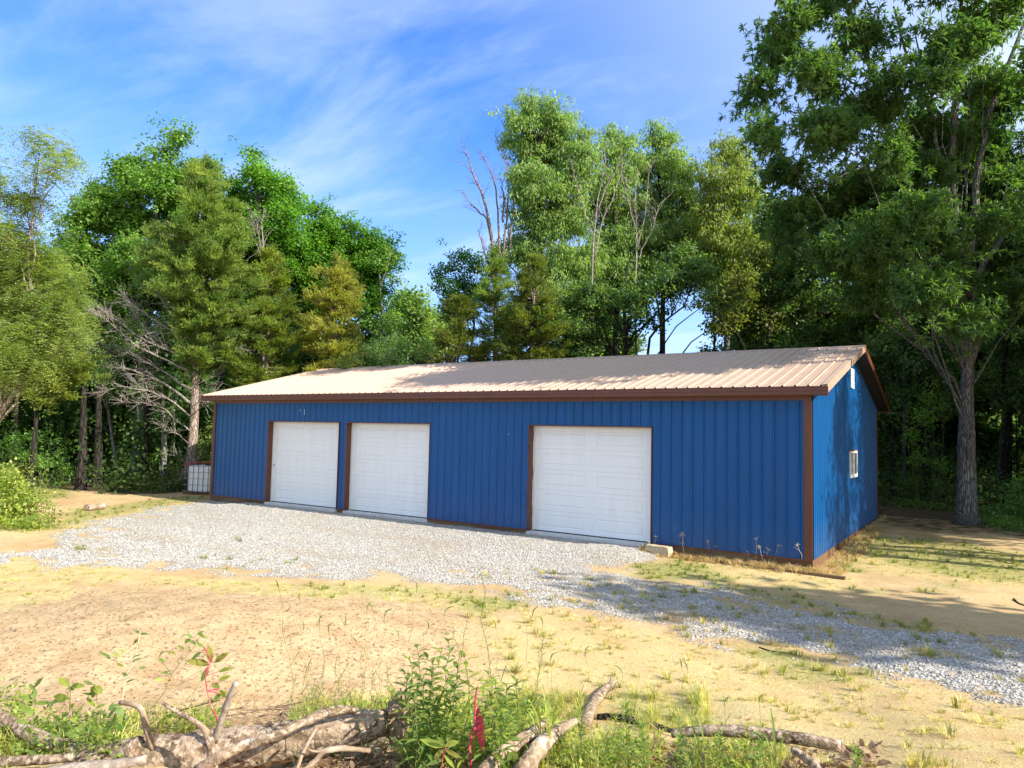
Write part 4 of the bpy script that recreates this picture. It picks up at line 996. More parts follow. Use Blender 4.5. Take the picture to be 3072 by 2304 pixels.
bt = tree('pecan_tree', 'huge dark green tree with thick grey forked trunk right of the barn', 'tree', 2085, BT, big, kind='narrow', tint=((.055, .13, .04), (.13, .22, .055)), r0=.29, seed=80,
     trunk=[(2088, 1000), (2088, 900), (2090, 800), (2088, 700), (2075, 620), (2068, 520)], per=2.9, scale=1.08, sub=.36, barkm='bark', limb=.3)
rgb = np.random.default_rng(9)
for b, ra, rb in [([(2088, 800), (2110, 730), (2155, 670), (2200, 630), (2260, 590)], .17, .09), ([(2078, 640), (2045, 540), (1985, 430), (1930, 300), (1900, 200), (1860, 90), (1830, 20), (1800, -60)], .16, .05),
                  ([(2068, 520), (2062, 420), (2058, 300), (2062, 180), (2070, 60), (2085, -80)], .13, .05), ([(2082, 620), (2098, 520), (2110, 400), (2135, 260), (2180, 120), (2230, 0)], .14, .05),
                  ([(2092, 640), (2130, 560), (2190, 480), (2260, 420)], .12, .05), ([(2078, 660), (2030, 590), (1990, 560), (1930, 480)], .09, .03), ([(1985, 430), (1930, 380), (1850, 360), (1780, 330)], .07, .02),
                  ([(2066, 500), (2040, 380), (2010, 240), (1960, 120), (1930, 20)], .08, .03), ([(2058, 300), (2020, 230), (1990, 150), (1975, 60)], .06, .02), ([(1900, 200), (1850, 180), (1790, 150), (1720, 130)], .05, .015),
                  ([(2092, 760), (2060, 700), (2030, 660), (1990, 640)], .06, .02), ([(1930, 300), (1860, 270), (1760, 250), (1680, 230)], .05, .015), ([(1860, 360), (1780, 400), (1720, 400)], .04, .012)]:
    dz_ = rgb.uniform(-1.5, 1.2); n = len(b); pp = np.array([P(x_, y_, BT+dz_*(j/(n-1))) for j, (x_, y_) in enumerate(b)]); u = np.linspace(0, 1, 14)
    pp = np.stack([np.interp(u, np.linspace(0, 1, n), pp[:, q]) for q in range(3)], 1); pp[1:] += rgb.normal(0, .03, (13, 3))
    mb = MB(); mb.tube(pp, np.linspace(ra, rb, 14)*.8, 9, rough=.06, rng=rgb); mb.build('limb', M['bark'], bt, smooth=True)

# wood behind the barn and round it
fill = [(1690, 470, 75), (1760, 560, 80), (1850, 560, 80), (1690, 630, 80), (1790, 680, 85), (1890, 690, 80), (1620, 700, 60), (1720, 740, 60), (1830, 770, 50)]
tree('forest_tree', 'dark leafy tree filling the wood above the right end of the roof', 'tree', 1780, 30, fill, tint=OAK, seed=81, r0=.22, per=1.2, barkm='bark_dark')
tree('forest_tree', 'dim tree with yellowish inner leaves above the peak of the gable', 'tree', 1640, 29, [(1640, 560, 45), (1680, 520, 30), (1600, 620, 50), (1640, 680, 55), (1560, 690, 45)], tint=((.06, .09, .02), (.16, .17, .03)), seed=82, r0=.13, per=1.1, barkm='bark_dark')
tree('forest_tree', 'dark tree in the wood just left of the thick grey trunk', 'tree', 1995, 27, [(1980, 620, 75), (2000, 760, 60), (1930, 740, 60), (2030, 540, 70), (1950, 850, 50), (2020, 880, 40)], tint=OAK, seed=83, r0=.12, per=1.2, barkm='bark_dark')
tree('forest_tree', 'dark tree in the wood at the right edge behind the thick trunk', 'tree', 2175, 26, [(2180, 560, 80), (2170, 720, 70), (2230, 640, 80), (2140, 820, 45), (2200, 860, 50)], tint=OAK, seed=84, r0=.13, per=1.2, barkm='bark_dark')
rgf = np.random.default_rng(123)
def generic(px, d, toprow, seed, group, label, kind='mass', tint=DEEP, per=.8, low=.25, name='forest_tree'):
    rg_ = np.random.default_rng(seed); base = ground(P(px, 1000, d)); ztop = P(px, toprow, d)[2]; h = ztop-base[2]; lobes = []
    wid = rg_.uniform(1.6, 2.6)
    for k in range(9):
        u = rg_.uniform(low, .97); r_ = wid*(.75 if u > .85 else 1)*rg_.uniform(.55, .85); a = rg_.uniform(0, 6.28); rr_ = wid*rg_.uniform(.1, 1)*(1.1-u*.6)
        lobes.append((base[0]+math.cos(a)*rr_, base[1]+math.sin(a)*rr_, base[2]+h*u-r_*.5, str(r_)))
    return tree(name, label, 'tree', px, d, lobes, kind=kind, tint=tint, seed=seed, per=per, group=group, r0=rg_.uniform(.09, .17), barkm='bark_dark', bpos=base, sub=.5, scale=rg_.uniform(.8, 1.05))
GLB = 'tree deep in the dark wood with a thin dim stem'
def freeze(t_):                         # turn a crown's modifier into plain mesh data, so that copies share it
    dg = bpy.context.evaluated_depsgraph_get()
    for o in t_.children:
        if o.modifiers:
            m = bpy.data.meshes.new_from_object(o.evaluated_get(dg), preserve_all_data_layers=True, depsgraph=dg); m.name = o.name
            if not m.materials: m.materials.append(M['leaf'])
            o.modifiers.clear(); o.data = m
    return t_
protos = {}
for key, tnt in (('deep', DEEP), ('oak', OAK)):
    for q in range(3):
        px_ = -60+150*q if key == 'deep' else 1960+90*q
        pr = freeze(generic(px_, 36+2*q, 470+60*q, 200+q+(10 if key == 'oak' else 0), 'trees deep in the wood', GLB, tint=tnt, low=.12, per=.85))
        protos.setdefault(key, []).append((pr, P(px_, 470+60*q, 36+2*q)[2]-pr.location.z))
def copy_tree(src, loc, rz, s):
    r_ = src.copy(); col.objects.link(r_); r_.location = tuple(float(v) for v in loc); r_.rotation_euler = (0, 0, rz); r_.scale = (s, s, s)
    for ch in list(src.children):
        k_ = ch.copy(); col.objects.link(k_); k_.parent = r_
    return r_
for row, (d0, n, tops) in enumerate([(33, 13, None), (41, 15, None), (51, 17, None)]):
    for i in range(n):
        px = -160+(2560)*(i+rgf.uniform(.2, .8))/n; d = d0+rgf.uniform(-2, 3)
        prof_t = np.interp(px, [-200, 100, 300, 500, 800, 860, 1000, 1060, 1200, 1460, 1520, 1560, 1700, 2400], [560, 600, 520, 500, 620, 730, 730, 690, 500, 560, 600, 540, 380, 330])
        if 860 < px < 1000 and row: continue
        if 1425 < px < 1545: continue
        if row == 0 and 480 < px < 1900: continue
        src, h0 = protos['oak' if px > 1100 else 'deep'][rgf.integers(0, 3)]
        b_ = ground(P(px, 1000, d)); hh = P(px, prof_t+rgf.uniform(0, 90), d)[2]-b_[2]
        copy_tree(src, b_, rgf.uniform(0, 6.28), hh/h0)
# slim trunks one can pick out at the wood's edge
def stem_tree(px, d, rows, r0, label, seed, lean=0., kind='bush', tint=OAK, bk='bark_dark', lob=()):
    tr = [(px+lean*q, rows[0]+(rows[1]-rows[0])*q) for q in (.2, .4, .6, .8, 1)]
    top = tr[-1]; lobes = list(lob) or [(top[0]+a, top[1]+b, c_) for a, b, c_ in ((0, -10, 38), (-34, 20, 34), (30, 26, 36), (8, 60, 34))]
    tree('slim_tree', label, 'tree', px, d, lobes, kind=kind, tint=tint, trunk=tr, r0=r0, seed=seed, per=.8, barkm=bk)
for a in [(177, 26, (1040, 760), .20, 'thick black trunk in the left wood nearest the shady grass', 301, 6), (212, 27.5, (1040, 740), .19, 'second black trunk in the left wood beside the thick one', 302, 2),
          (258, 29, (1050, 780), .09, 'slanting grey trunk in the left wood', 303, -40), (315, 30, (1040, 700), .15, 'upright dark trunk deep in the left wood', 304, 5),
          (356, 27.5, (1055, 830), .15, 'brown sunlit trunk just left of the pale cedar trunk', 305, -4), (428, 29, (1050, 750), .12, 'shaded trunk close behind the pale cedar trunk', 306, 2),
          (30, 30, (1030, 760), .14, 'dim trunk in the wood at the left edge', 307, 10),
          (1925, 27, (1120, 800), .08, 'slim dark stem just right of the gable', 308, 6), (1955, 31, (1120, 700), .09, 'slim straight stem in the right wood beside sunlit leaves', 309, -4),
          (2030, 27, (1140, 820), .05, 'thin pole stem left of the thick grey trunk', 310, 4), (2150, 28, (1120, 760), .07, 'thin curved sapling right of the thick grey trunk', 311, 26),
          (2178, 30, (1120, 740), .11, 'dark trunk near the right edge of the wood', 312, 10), (2200, 26, (1130, 850), .06, 'thin stem at the right edge of the wood', 313, -6),
          (1545, 30, (900, 640), .12, 'dark stem above the roof beside the pale sky gap', 314, -3), (1190, 34, (900, 620), .10, 'dark stem above the roof near the green cedar', 315, 4), (1290, 33, (900, 620), .12, 'dark stem above the middle of the roof', 316, -2)]:
    stem_tree(a[0], a[1], a[2], a[3], a[4], a[5], a[6], bk='bark' if a[5] in (305, 303, 309, 311) else 'bark_dark')
# trees outside the picture on the sunny side; they shade the barn's gable, ridge and the drive
def offtree(x, y, h, wid, seed, low=.3, per=.75, kind='mass', keep=1.):
    rg_ = np.random.default_rng(seed); base = np.array([x, y, float(gz(x, y))]); lobes = []
    for k_ in range(11):
        u = rg_.uniform(low, .95); r_ = wid*rg_.uniform(.35, .6); a = rg_.uniform(0, 6.28); rr_ = wid*rg_.uniform(.2, .95)*(1.15-u*.6)
        lobes.append((x+math.cos(a)*rr_, y+math.sin(a)*rr_, base[2]+h*u-r_*.4, str(r_)))
    tree('forest_tree', 'leafy tree of the wood on the sunny side of the yard', 'tree', 0, 0, lobes, kind=kind, keep=keep, tint=DEEP, seed=seed, per=per, group='trees on the sunny side of the yard', r0=.2, bpos=base, sub=.45, barkm='bark_dark')
OFF = [(9.6, 4.2, 18.5, 2.2, .70, 1.0), (11, 3.2, 18, 1.4, .74, .8), (8.6, 8.0, 12, 2.8, .32, .55), (10.5, 4.9, 13, 2.2, .46, .42), (13, 10, 14, 3.2, .3, .6), (9, 13, 13, 3, .3, .7), (7.5, 17, 14, 3, .3, .7), (12, 17, 15, 3.2, .3, .7), (10, 22, 15, 3.2, .3, .7), (6.5, 24, 14, 3, .3, .7),
       (12.2, -2.5, 9.5, 1.7, .3, .55), (17, -2.3, 12, 2.0, .4, .5), (7, 12.0, 11, 2.4, .3, .5), (16, 14, 16, 3.4, .3, .7)]
for i, (x, y, h_, w_, lo_, pe_) in enumerate(OFF):
    if i < 4 or y < 0: offtree(x, y, h_, w_, 400+i, lo_, pe_, *(('broad', .5) if i in (2, 3) else ('mass', 1.)))
    else:
        src, h0 = protos['oak'][i % 3]; o = copy_tree(src, ground((x, y, 0)), i*1.3, h_/h0)
        o['label'] = 'leafy tree of the wood on the sunny side of the yard'; o['group'] = 'trees on the sunny side of the yard'

# understory and shrubs
def shrub(name, label, cat, lobes, kind, tint, seed, per=1.4, group=None, scale=1., sub=.3, d=None, bpx=None, stems=6, kindtag=None):
    rg_ = np.random.default_rng(seed); Ls = [(np.array(P(a, b, d_)), rp/1557*d_) for a, b, rp, d_ in lobes]
    c = np.mean([l[0] for l in Ls], 0); base = ground(c); t_ = root(name, base, label, cat, group)
    pts, bo = crown_points(Ls, rg_, per, sub); pts[:, 2] = np.maximum(pts[:, 2], gz(pts[:, 0], pts[:, 1])+.04)
    mb = MB()
    for q, rb, cc in bo[::2]:
        b0 = ground(cc+rg_.normal(0, .1, 3)); mb.tube(bez(b0, q, rg_.normal(0, .1, 3), 5, rg_), np.linspace(.012, .004, 5), 4, cap=False)
    mb.build('stems', M['stem'], t_)['kind'] = 'stuff'
    n = len(pts); e = rg_.uniform(-.5, .5, (n, 3)); e[:, 2] = rg_.uniform(0, 6.28, n); k_ = rg_.uniform(0, 1, (n, 1))
    scatter('foliage', CL[kind], pts, e, rg_.uniform(.6, 1.1, n)*scale, (np.array(tint[0])*(1-k_)+np.array(tint[1])*k_)*rg_.uniform(.8, 1.2, (n, 1)), t_, seed)
    return t_
shrub('weedy_bush', 'rank yellow green weeds with broad leaves at the left edge beside the gravel', 'bush', [(10, 1085, 45, 17), (50, 1100, 45, 17), (85, 1125, 34, 16.6), (20, 1135, 45, 16.5), (-40, 1100, 70, 17), (60, 1145, 32, 16.3), (28, 1048, 30, 17.4), (100, 1140, 24, 16.4), (30, 1065, 42, 17.2), (72, 1085, 38, 16.9), (5, 1030, 28, 17.6), (-20, 1050, 60, 17.3)],
      'bush', ((.15, .22, .045), (.36, .40, .09)), 500, per=2.6, sub=.26, scale=.95)
shrub('shrub', 'bright green shrub spilling out of the right wood at its foot', 'bush', [(2195, 1140, 50, 20), (2150, 1155, 34, 20), (2230, 1100, 65, 20.5), (2185, 1178, 34, 19), (2130, 1150, 22, 20.2), (2200, 1080, 40, 21)], 'bush', ((.10, .20, .045), (.20, .32, .08)), 501, per=2.6)
shrub('shrub', 'sunlit lime green sapling leaves glowing left of the thick grey trunk', 'bush', [(2000, 900, 26, 25), (2025, 875, 20, 25), (1975, 930, 18, 25), (2010, 860, 14, 25.4), (2035, 1005, 18, 24), (1990, 990, 16, 24)], 'bush', ((.12, .24, .03), (.24, .36, .05)), 502, per=1.6)
shrub('shrub', 'dark green shrubs round the foot of the thick grey trunk', 'bush', [(2030, 1110, 34, 24), (1980, 1105, 34, 25), (1940, 1095, 30, 25), (2120, 1110, 40, 23), (2160, 1060, 50, 25), (2060, 1060, 40, 26), (1960, 1040, 45, 27)], 'bush', ((.08, .16, .04), (.18, .28, .07)), 503, per=2.0)
shrub('shrub', 'low leafy weeds between the pale cedar trunk and the shady wood', 'bush', [(385, 1050, 22, 26.4), (350, 1056, 18, 26), (310, 1058, 18, 27), (285, 1060, 12, 27), (400, 1040, 20, 27)], 'bush', ((.08, .13, .03), (.20, .24, .05)), 504, per=1.8)
shrub('shrub', 'pale green sapling low in the left wood beyond the rank weeds', 'bush', [(60, 985, 34, 26), (100, 1000, 30, 26), (85, 950, 28, 27), (20, 960, 34, 27), (130, 1010, 24, 26)], 'bush', ((.07, .16, .03), (.15, .27, .05)), 505, per=1.7)
shrub('shrub', 'green saplings just left of the barn wall above the caged tank', 'bush', [(445, 965, 22, 27.5), (438, 1000, 20, 27.6), (455, 930, 20, 28)], 'bush', ((.06, .13, .03), (.20, .27, .06)), 506, per=1.7)
shrub('shrub', 'low spreading green boughs just above the left part of the roof', 'bush', [(800, 760, 40, 27), (860, 745, 38, 28), (760, 780, 30, 26.5), (915, 755, 34, 28), (840, 785, 40, 26)], 'bush', ((.07, .14, .04), (.16, .24, .07)), 507, per=1.9)
shrub('vine', 'dark vine climbing the far bottom corner of the sunlit gable', 'vine', [(1893, 1105, 10, 21.3), (1888, 1130, 9, 21.2), (1878, 1145, 9, 20.8), (1862, 1150, 10, 20), (1897, 1080, 6, 21.5)], 'bush', ((.02, .05, .015), (.05, .09, .02)), 508, per=2.2, sub=.14, scale=.5)
# ground cover and thicket inside the wood
rgu = np.random.default_rng(66)
def thicket(n, wx, zmax, seed):
    pts = []
    while len(pts) < n:
        px = rgu.uniform(-200, 2500); d = rgu.uniform(25, 46); b = CAM+ray(px, 1000)*d; x_, y_ = b[0], b[1]
        if m_forest(np.array(x_), np.array(y_)) < .5: continue
        if -19.5 < x_ < 1.5 and y_ < 11: continue
        hgt_ = rgu.uniform(0, 1)**1.6*zmax; 
        if fbm(x_, y_, 2.5, 2) < rgu.uniform(-1.0, .5): hgt_ *= .3
        pts.append((x_, y_, float(gz(x_, y_))+hgt_))
    return np.array(pts)
pts = thicket(4200, 0, 2.6, 1); n = len(pts); e = rgu.uniform(-.5, .5, (n, 3)); e[:, 2] = rgu.uniform(0, 6.28, n)
o = scatter('undergrowth', CLI['bush'], pts, e, rgu.uniform(.9, 2.0, n), tints(n, (.03, .07, .018), (.09, .15, .03), rgu), None, 3)
tag(o, 'tangled dark undergrowth on the floor of the wood', 'undergrowth', kind='stuff')

# ---------------------------------------------------------------- fallen logs and sticks in the foreground
def DP(pts, d0=None, lift=0.):
    """photo points -> world points lying at the depth where the given ground point is"""
    return pts
def fg_depth(px, py):                  # depth of the ground seen at this pixel
    p = G(px, min(py, 1900)); return float((p-CAM).dot(_fwd))
def logpath(pts, d=None):
    out = []
    for q in pts:
        px, py = q[:2]; dd = q[3] if len(q) > 3 else d
        if d == 0: dd = float(np.clip(fg_depth(px, py+q[2]*.8), 3.7, 9))
        out.append(P(px, py, dd))
    return np.array(out)
def resample(pp, rad, n):
    s = np.concatenate([[0], np.cumsum(np.linalg.norm(np.diff(pp, axis=0), axis=1))]); u = np.linspace(0, s[-1], n)
    # smooth (Catmull-like) interpolation by cubic blending of the samples
    res = np.stack([np.interp(u, s, pp[:, i]) for i in range(3)], 1); r = np.interp(u, s, rad)
    for _ in range(2): res[1:-1] = (res[:-2]+2*res[1:-1]+res[2:])/4
    return res, r
def log(name, label, cat, pts, d, seed, mat='log', k=14, n=26, rough=.10, parent=None, ends=True, knots=0):
    """pts: (px, py, half thickness in photo px[, depth])"""
    rg = np.random.default_rng(seed); pp = logpath(pts, d); rad = np.array([q[2]/1557*(((pp[i]-CAM).dot(_fwd)) if d == 0 else (q[3] if len(q) > 3 else d)) for i, q in enumerate(pts)])
    path, r = resample(pp, rad, n); r = r*(1+rg.uniform(-.05, .05, n)); mb = MB(); mb.tube(path, r, k, cap=True, rough=rough*.8, rng=rg, ridge=rough*1.1)
    for i in range(knots):
        j = rg.integers(2, n-2); dr = unit(rg.normal(0, 1, 3)+[0, 0, .6]); mb.tube([path[j], path[j]+dr*r[j]*1.5], [r[j]*.35, r[j]*.22], 7)
    if parent is not None: return mb.build(name, M[mat], parent, smooth=True)
    t_ = root(name, path[0], label, cat); mb.build('wood', M[mat], t_, smooth=True); return t_
big_log = log('fallen_log', 'thickest fallen log with rounded sawn right end and a branch lying over it', 'log',
    [(170, 1668, 44, 4.25), (290, 1642, 46, 4.28), (430, 1628, 46, 4.33), (563, 1612, 43, 4.38), (700, 1586, 38, 4.45), (790, 1568, 33, 4.5), (832, 1560, 27, 4.52)], 4.4, 700, k=22, n=44, rough=.05, knots=3)
log('limb', None, None, [(-40, 1535, 12, 4.6), (20, 1562, 13, 4.5), (60, 1585, 14, 4.42), (110, 1608, 15, 4.36), (165, 1622, 17, 4.3), (230, 1628, 20, 4.26), (300, 1618, 24, 4.2)], 4.4, 701, parent=big_log, k=14, n=30)
log('stub', None, None, [(463, 1602, 8, 4.24), (480, 1550, 7, 4.2), (497, 1502, 6.5, 4.18), (511, 1474, 7, 4.16)], 4.2, 702, parent=big_log, mat='stub', k=9, n=14, rough=.14)
log('stub', None, None, [(330, 1618, 6, 4.22), (318, 1580, 6.5, 4.2), (310, 1545, 6, 4.2), (305, 1527, 6, 4.2), (283, 1520, 5, 4.22), (258, 1517, 4, 4.24)], 4.2, 703, parent=big_log, mat='twig', k=8, n=18)
log('forked_branch', 'bent branch stub forking in front of the thickest log', 'branch', [(352, 1519, 3.5, 4.1), (395, 1545, 5, 4.08), (438, 1568, 6, 4.06), (452, 1592, 9, 4.05), (456, 1625, 9, 4.05), (462, 1662, 9, 4.04)], 4.2, 704, mat='log', k=10, n=20)
log('curved_branch', 'long smooth branch curving over the top of the thickest log', 'branch', [(425, 1668, 13, 4.0), (470, 1636, 13, 4.04), (518, 1614, 11, 4.1), (594, 1592, 11, 4.16), (640, 1568, 10, 4.22), (681, 1548, 11, 4.3), (715, 1537, 11, 4.36), (746, 1532, 10, 4.4), (776, 1538, 7, 4.44)], 4.2, 705, k=12, n=34)
log('branch', 'short branch lying low at the bottom left corner', 'branch', [(-30, 1650, 11, 4.05), (60, 1642, 11, 4.05), (120, 1640, 10, 4.05), (158, 1634, 9, 4.05)], 4.1, 706, k=10)
log('split_log', 'pale split piece of log at the bottom edge below the left branches', 'log', [(60, 1676, 12, 4.0), (150, 1662, 14, 4.0), (240, 1655, 14, 4.0), (315, 1640, 9, 4.0)], 4.0, 707, mat='stub', k=9)
log('stick', 'thin stick leaning on the thickest log near its middle', 'stick', [(684, 1572, 3, 4.15), (668, 1600, 4, 4.1), (650, 1636, 4.5, 4.0), (640, 1668, 5, 3.95)], 4.1, 708, mat='twig', k=7)
root_ = log('root_branch', 'pale forked root below the right part of the thickest log', 'root', [(650, 1668, 5, 3.95), (680, 1646, 7, 4.0), (698, 1622, 7, 4.02), (740, 1616, 7, 4.06), (800, 1622, 5, 4.1)], 4.0, 709, mat='twig', k=8)
log('fork', None, None, [(700, 1622, 4, 4.02), (680, 1625, 3, 4.0), (664, 1618, 2, 3.98)], 4.0, 710, parent=root_, mat='twig', k=6, n=8)
# root plate at the right end of the big log
rg = np.random.default_rng(712); mb = MB(); c = P(858, 1545, 4.56); import bmesh
bm = bmesh.new(); bmesh.ops.create_icosphere(bm, subdivisions=3, radius=.10)
for v in bm.verts:
    q = np.array(v.co); f = 1+.35*math.sin(q[0]*60+1)*math.sin(q[1]*55)+.3*math.sin(q[2]*70)+rg.uniform(-.18, .18); v.co = Vector(q*f*np.array([.65, .65, 1.15]))
bm.verts.index_update(); mb.add([np.array(v.co)+c for v in bm.verts], [[v.index for v in f.verts] for f in bm.faces]); bm.free()
for i in range(26):
    d_ = unit(rg.normal(0, 1, 3)+[0, 0, .2]); mb.tube(bez(c+d_*.06, c+d_*rg.uniform(.14, .26), rg.normal(0, .03, 3), 5, rg), np.linspace(.006, .002, 5), 4)
mb.build('root_plate', M['twig'], big_log)
log('rotten_log', 'middle log with peeling bark lying end on beside the reddish stalk', 'log', [(1040, 1672, 17, 4.0), (1062, 1650, 17, 4.08), (1089, 1627, 17, 4.18), (1128, 1600, 15, 4.3), (1160, 1578, 14, 4.4), (1182, 1562, 11, 4.5)], 4.2, 713, k=14, n=26, rough=.10, knots=2)
log('rotten_log', 'grey shredded log lying against the right side of the peeling one', 'log', [(1120, 1676, 20, 4.0), (1145, 1640, 19, 4.1), (1170, 1608, 17, 4.25), (1196, 1586, 13, 4.4), (1232, 1562, 8, 4.6), (1250, 1556, 6, 4.7)], 4.2, 714, mat='log', k=14, n=26, rough=.16)
sb = log('log_stub', 'upright pale broken stump piece pointing at the gravel right of centre', 'log', [(1262, 1566, 15, 4.7), (1272, 1535, 14, 4.8), (1286, 1510, 13, 4.9), (1304, 1492, 10, 5.0), (1320, 1478, 8, 5.1)], 0, 715, mat='log', k=14, n=20, rough=.16)
rg = np.random.default_rng(5)
for i in range(6):
    a_ = P(1318, 1480, fg_depth(1318, 1486))+rg.normal(0, .02, 3); mb = MB(); mb.tube([a_, a_+_R*rg.uniform(.02, .10)+_U*rg.uniform(.03, .10)+_fwd*.05], [.008, .002], 5); mb.build('splinter', M['bark_dead'], sb)
log('charred_log', 'black charred log behind the weeds right of the broken stump piece', 'log', [(1290, 1549, 5, 4.75), (1321, 1549, 7, 4.7), (1367, 1557, 8, 4.6), (1410, 1568, 8, 4.5), (1450, 1580, 5, 4.45)], 0, 716, mat='bark_dark', k=10, rough=.18)
pl = log('pale_log', 'slender pale barked log lying at the bottom right', 'log', [(1450, 1584, 9, 4.7), (1520, 1578, 11, 4.65), (1582, 1578, 12, 4.6), (1654, 1586, 13, 4.55), (1733, 1596, 13, 4.48), (1790, 1606, 12, 4.42), (1815, 1612, 13, 4.4)], 4.6, 717, mat='log', k=14, n=34, rough=.07, knots=2)
log('root_branch', 'reddish brown broken root below the pale log at the bottom right', 'root', [(1712, 1619, 8, 4.25), (1735, 1632, 9, 4.2), (1758, 1650, 10, 4.15), (1775, 1672, 11, 4.1)], 4.2, 718, mat='log', k=9, rough=.16)
# thin twigs, each lying or leaning by itself
tw = [[(322, 1588), (350, 1560), (387, 1535), (457, 1517), (475, 1512)], [(405, 1574), (440, 1552), (475, 1538), (550, 1523)], [(470, 1572), (500, 1550), (550, 1536), (620, 1524), (660, 1540)],
      [(560, 1560), (600, 1545), (650, 1535), (700, 1552)], [(270, 1580), (300, 1560), (345, 1545), (360, 1530)], [(590, 1560), (640, 1556), (690, 1562), (720, 1575)], [(700, 1500), (640, 1520), (560, 1545), (520, 1560)],
      [(845, 1640), (900, 1636), (960, 1642), (1000, 1637)], [(900, 1655), (870, 1640), (830, 1644)], [(1820, 1612), (1850, 1628), (1890, 1652)], [(1828, 1618), (1862, 1640), (1900, 1664)], [(1060, 1640), (1078, 1655), (1090, 1668)],
      [(560, 1640), (600, 1632), (640, 1628)], [(1400, 1560), (1430, 1590), (1460, 1612)], [(2190, 1295), (2200, 1305), (2240, 1316)], [(1640, 1400), (1665, 1408), (1700, 1412)], [(270, 1340), (300, 1325), (320, 1318)]]
tl = ['dark twig rising behind the bent stub to the reddish sprig', 'long brown twig crossing behind the pale upright stub', 'arched twig in the brush right of the pale upright stub', 'short arched twig in the brush pile left of the curved branch',
      'short twig behind the angular stub', 'low twig lying along the back of the thickest log', 'straight pale twig slanting up out of the brush', 'pale twig on the dead leaves at the bottom centre', 'twig under the root at the bottom centre',
      'dark twig trailing right of the pale log end', 'lower dark twig trailing right of the pale log end', 'twig in front of the middle rotten log', 'thin twig in the shade below the thickest log', 'thin twig among the weeds beside the charred log',
      'dark bent stick on the soil at the right edge', 'dark stick lying on the gravel', 'short bark chip stick on the turned soil']
rg = np.random.default_rng(720)
for i, (pts, lb) in enumerate(zip(tw, tl)):
    g_ = [G(*q) for q in pts]; lf = rg.uniform(.01, .05) if i < 7 else .01
    d_ = [float((q-CAM).dot(_fwd)) for q in g_]; dm = np.clip(np.mean(d_), 3.9, 60)
    pp = np.array([P(q[0], q[1], dm if i < 14 else dd) for q, dd in zip(pts, d_)]); pp[:, 2] = np.maximum(pp[:, 2], gz(pp[:, 0], pp[:, 1])+.008)
    pa, ra = resample(pp, np.linspace(.008, .004, len(pp)), 12); mb = MB(); mb.tube(pa, ra*(2 if i in (14,) else 1), 6, rough=.15, rng=rg)
    for k in range(5 if i < 7 else 1):
        j = rg.integers(2, 11); s_ = unit(unit(pa[-1]-pa[0])+rg.normal(0, .7, 3)); mb.tube(bez(pa[j], pa[j]+s_*rg.uniform(.06, .22), rg.normal(0, .02, 3), 4, rg), np.linspace(.003, .0015, 4), 4)
    o = mb.build('twig', M['twig'] if i not in (0, 9, 10, 14, 15) else M['bark_dark'], loc=pa[0], smooth=True); tag(o, lb, 'twig')
# brush of fine dead twigs behind the log, leaf litter: nobody could count these
rg = np.random.default_rng(730); mb = MB()
for i in range(520):
    zone = rg.integers(0, 4)
    px, py = [(rg.uniform(480, 760), rg.uniform(1535, 1600)), (rg.uniform(560, 1040), rg.uniform(1600, 1665)), (rg.uniform(1400, 1900), rg.uniform(1610, 1665)), (rg.uniform(250, 480), rg.uniform(1540, 1600))][zone]
    a_ = G(px, py); s_ = unit(rg.normal(0, 1, 3)*np.array([1, 1, .35])); l_ = rg.uniform(.05, .22)
    b_ = a_+s_*l_; b_[2] = max(b_[2], gz(b_[0], b_[1])+.01); a_[2] += rg.uniform(.005, .05)
    mb.tube(bez(a_, b_, rg.normal(0, .02, 3), 4, rg), np.linspace(.0035, .0015, 4), 4, cap=False)
o = mb.build('fine_twigs', M['twig']); tag(o, 'tangle of fine dead twigs round the fallen logs', 'twigs', kind='stuff')
def litter_leaf(rg):
    mb = MB(); d_ = np.array([1., 0, 0]); f_ = leaf_faces(np.zeros(3), unit(d_+rg.normal(0, .15, 3)), unit(np.array([0, 0, 1.])+rg.normal(0, .5, 3)), .09, .05, rg.uniform(-.3, .4), six=True); mb.add(*f_); return mb
LIT = gn_scatter([variant('litter_%s' % 'abcde'[i], litter_leaf(rg), M['litter']) for i in range(5)])
pts = []
while len(pts) < 1500:
    z_ = rg.integers(0, 3); px, py = [(rg.uniform(600, 1420), rg.uniform(1590, 1700)), (rg.uniform(1380, 1900), rg.uniform(1612, 1700)), (rg.uniform(230, 700), rg.uniform(1560, 1640))][z_]
    if z_ == 2 and rg.uniform() < .7: continue
    q = G(px, py); pts.append(q+[0, 0, rg.uniform(.0, .03)])
e = rg.uniform(-.7, .7, (len(pts), 3)); e[:, 2] = rg.uniform(0, 6.28, len(pts))
o = scatter('leaf_litter', LIT, np.array(pts), e, rg.uniform(.5, 1.15, len(pts))); tag(o, 'brown dead leaves on the ground below the fallen logs', 'dead leaves', kind='stuff')

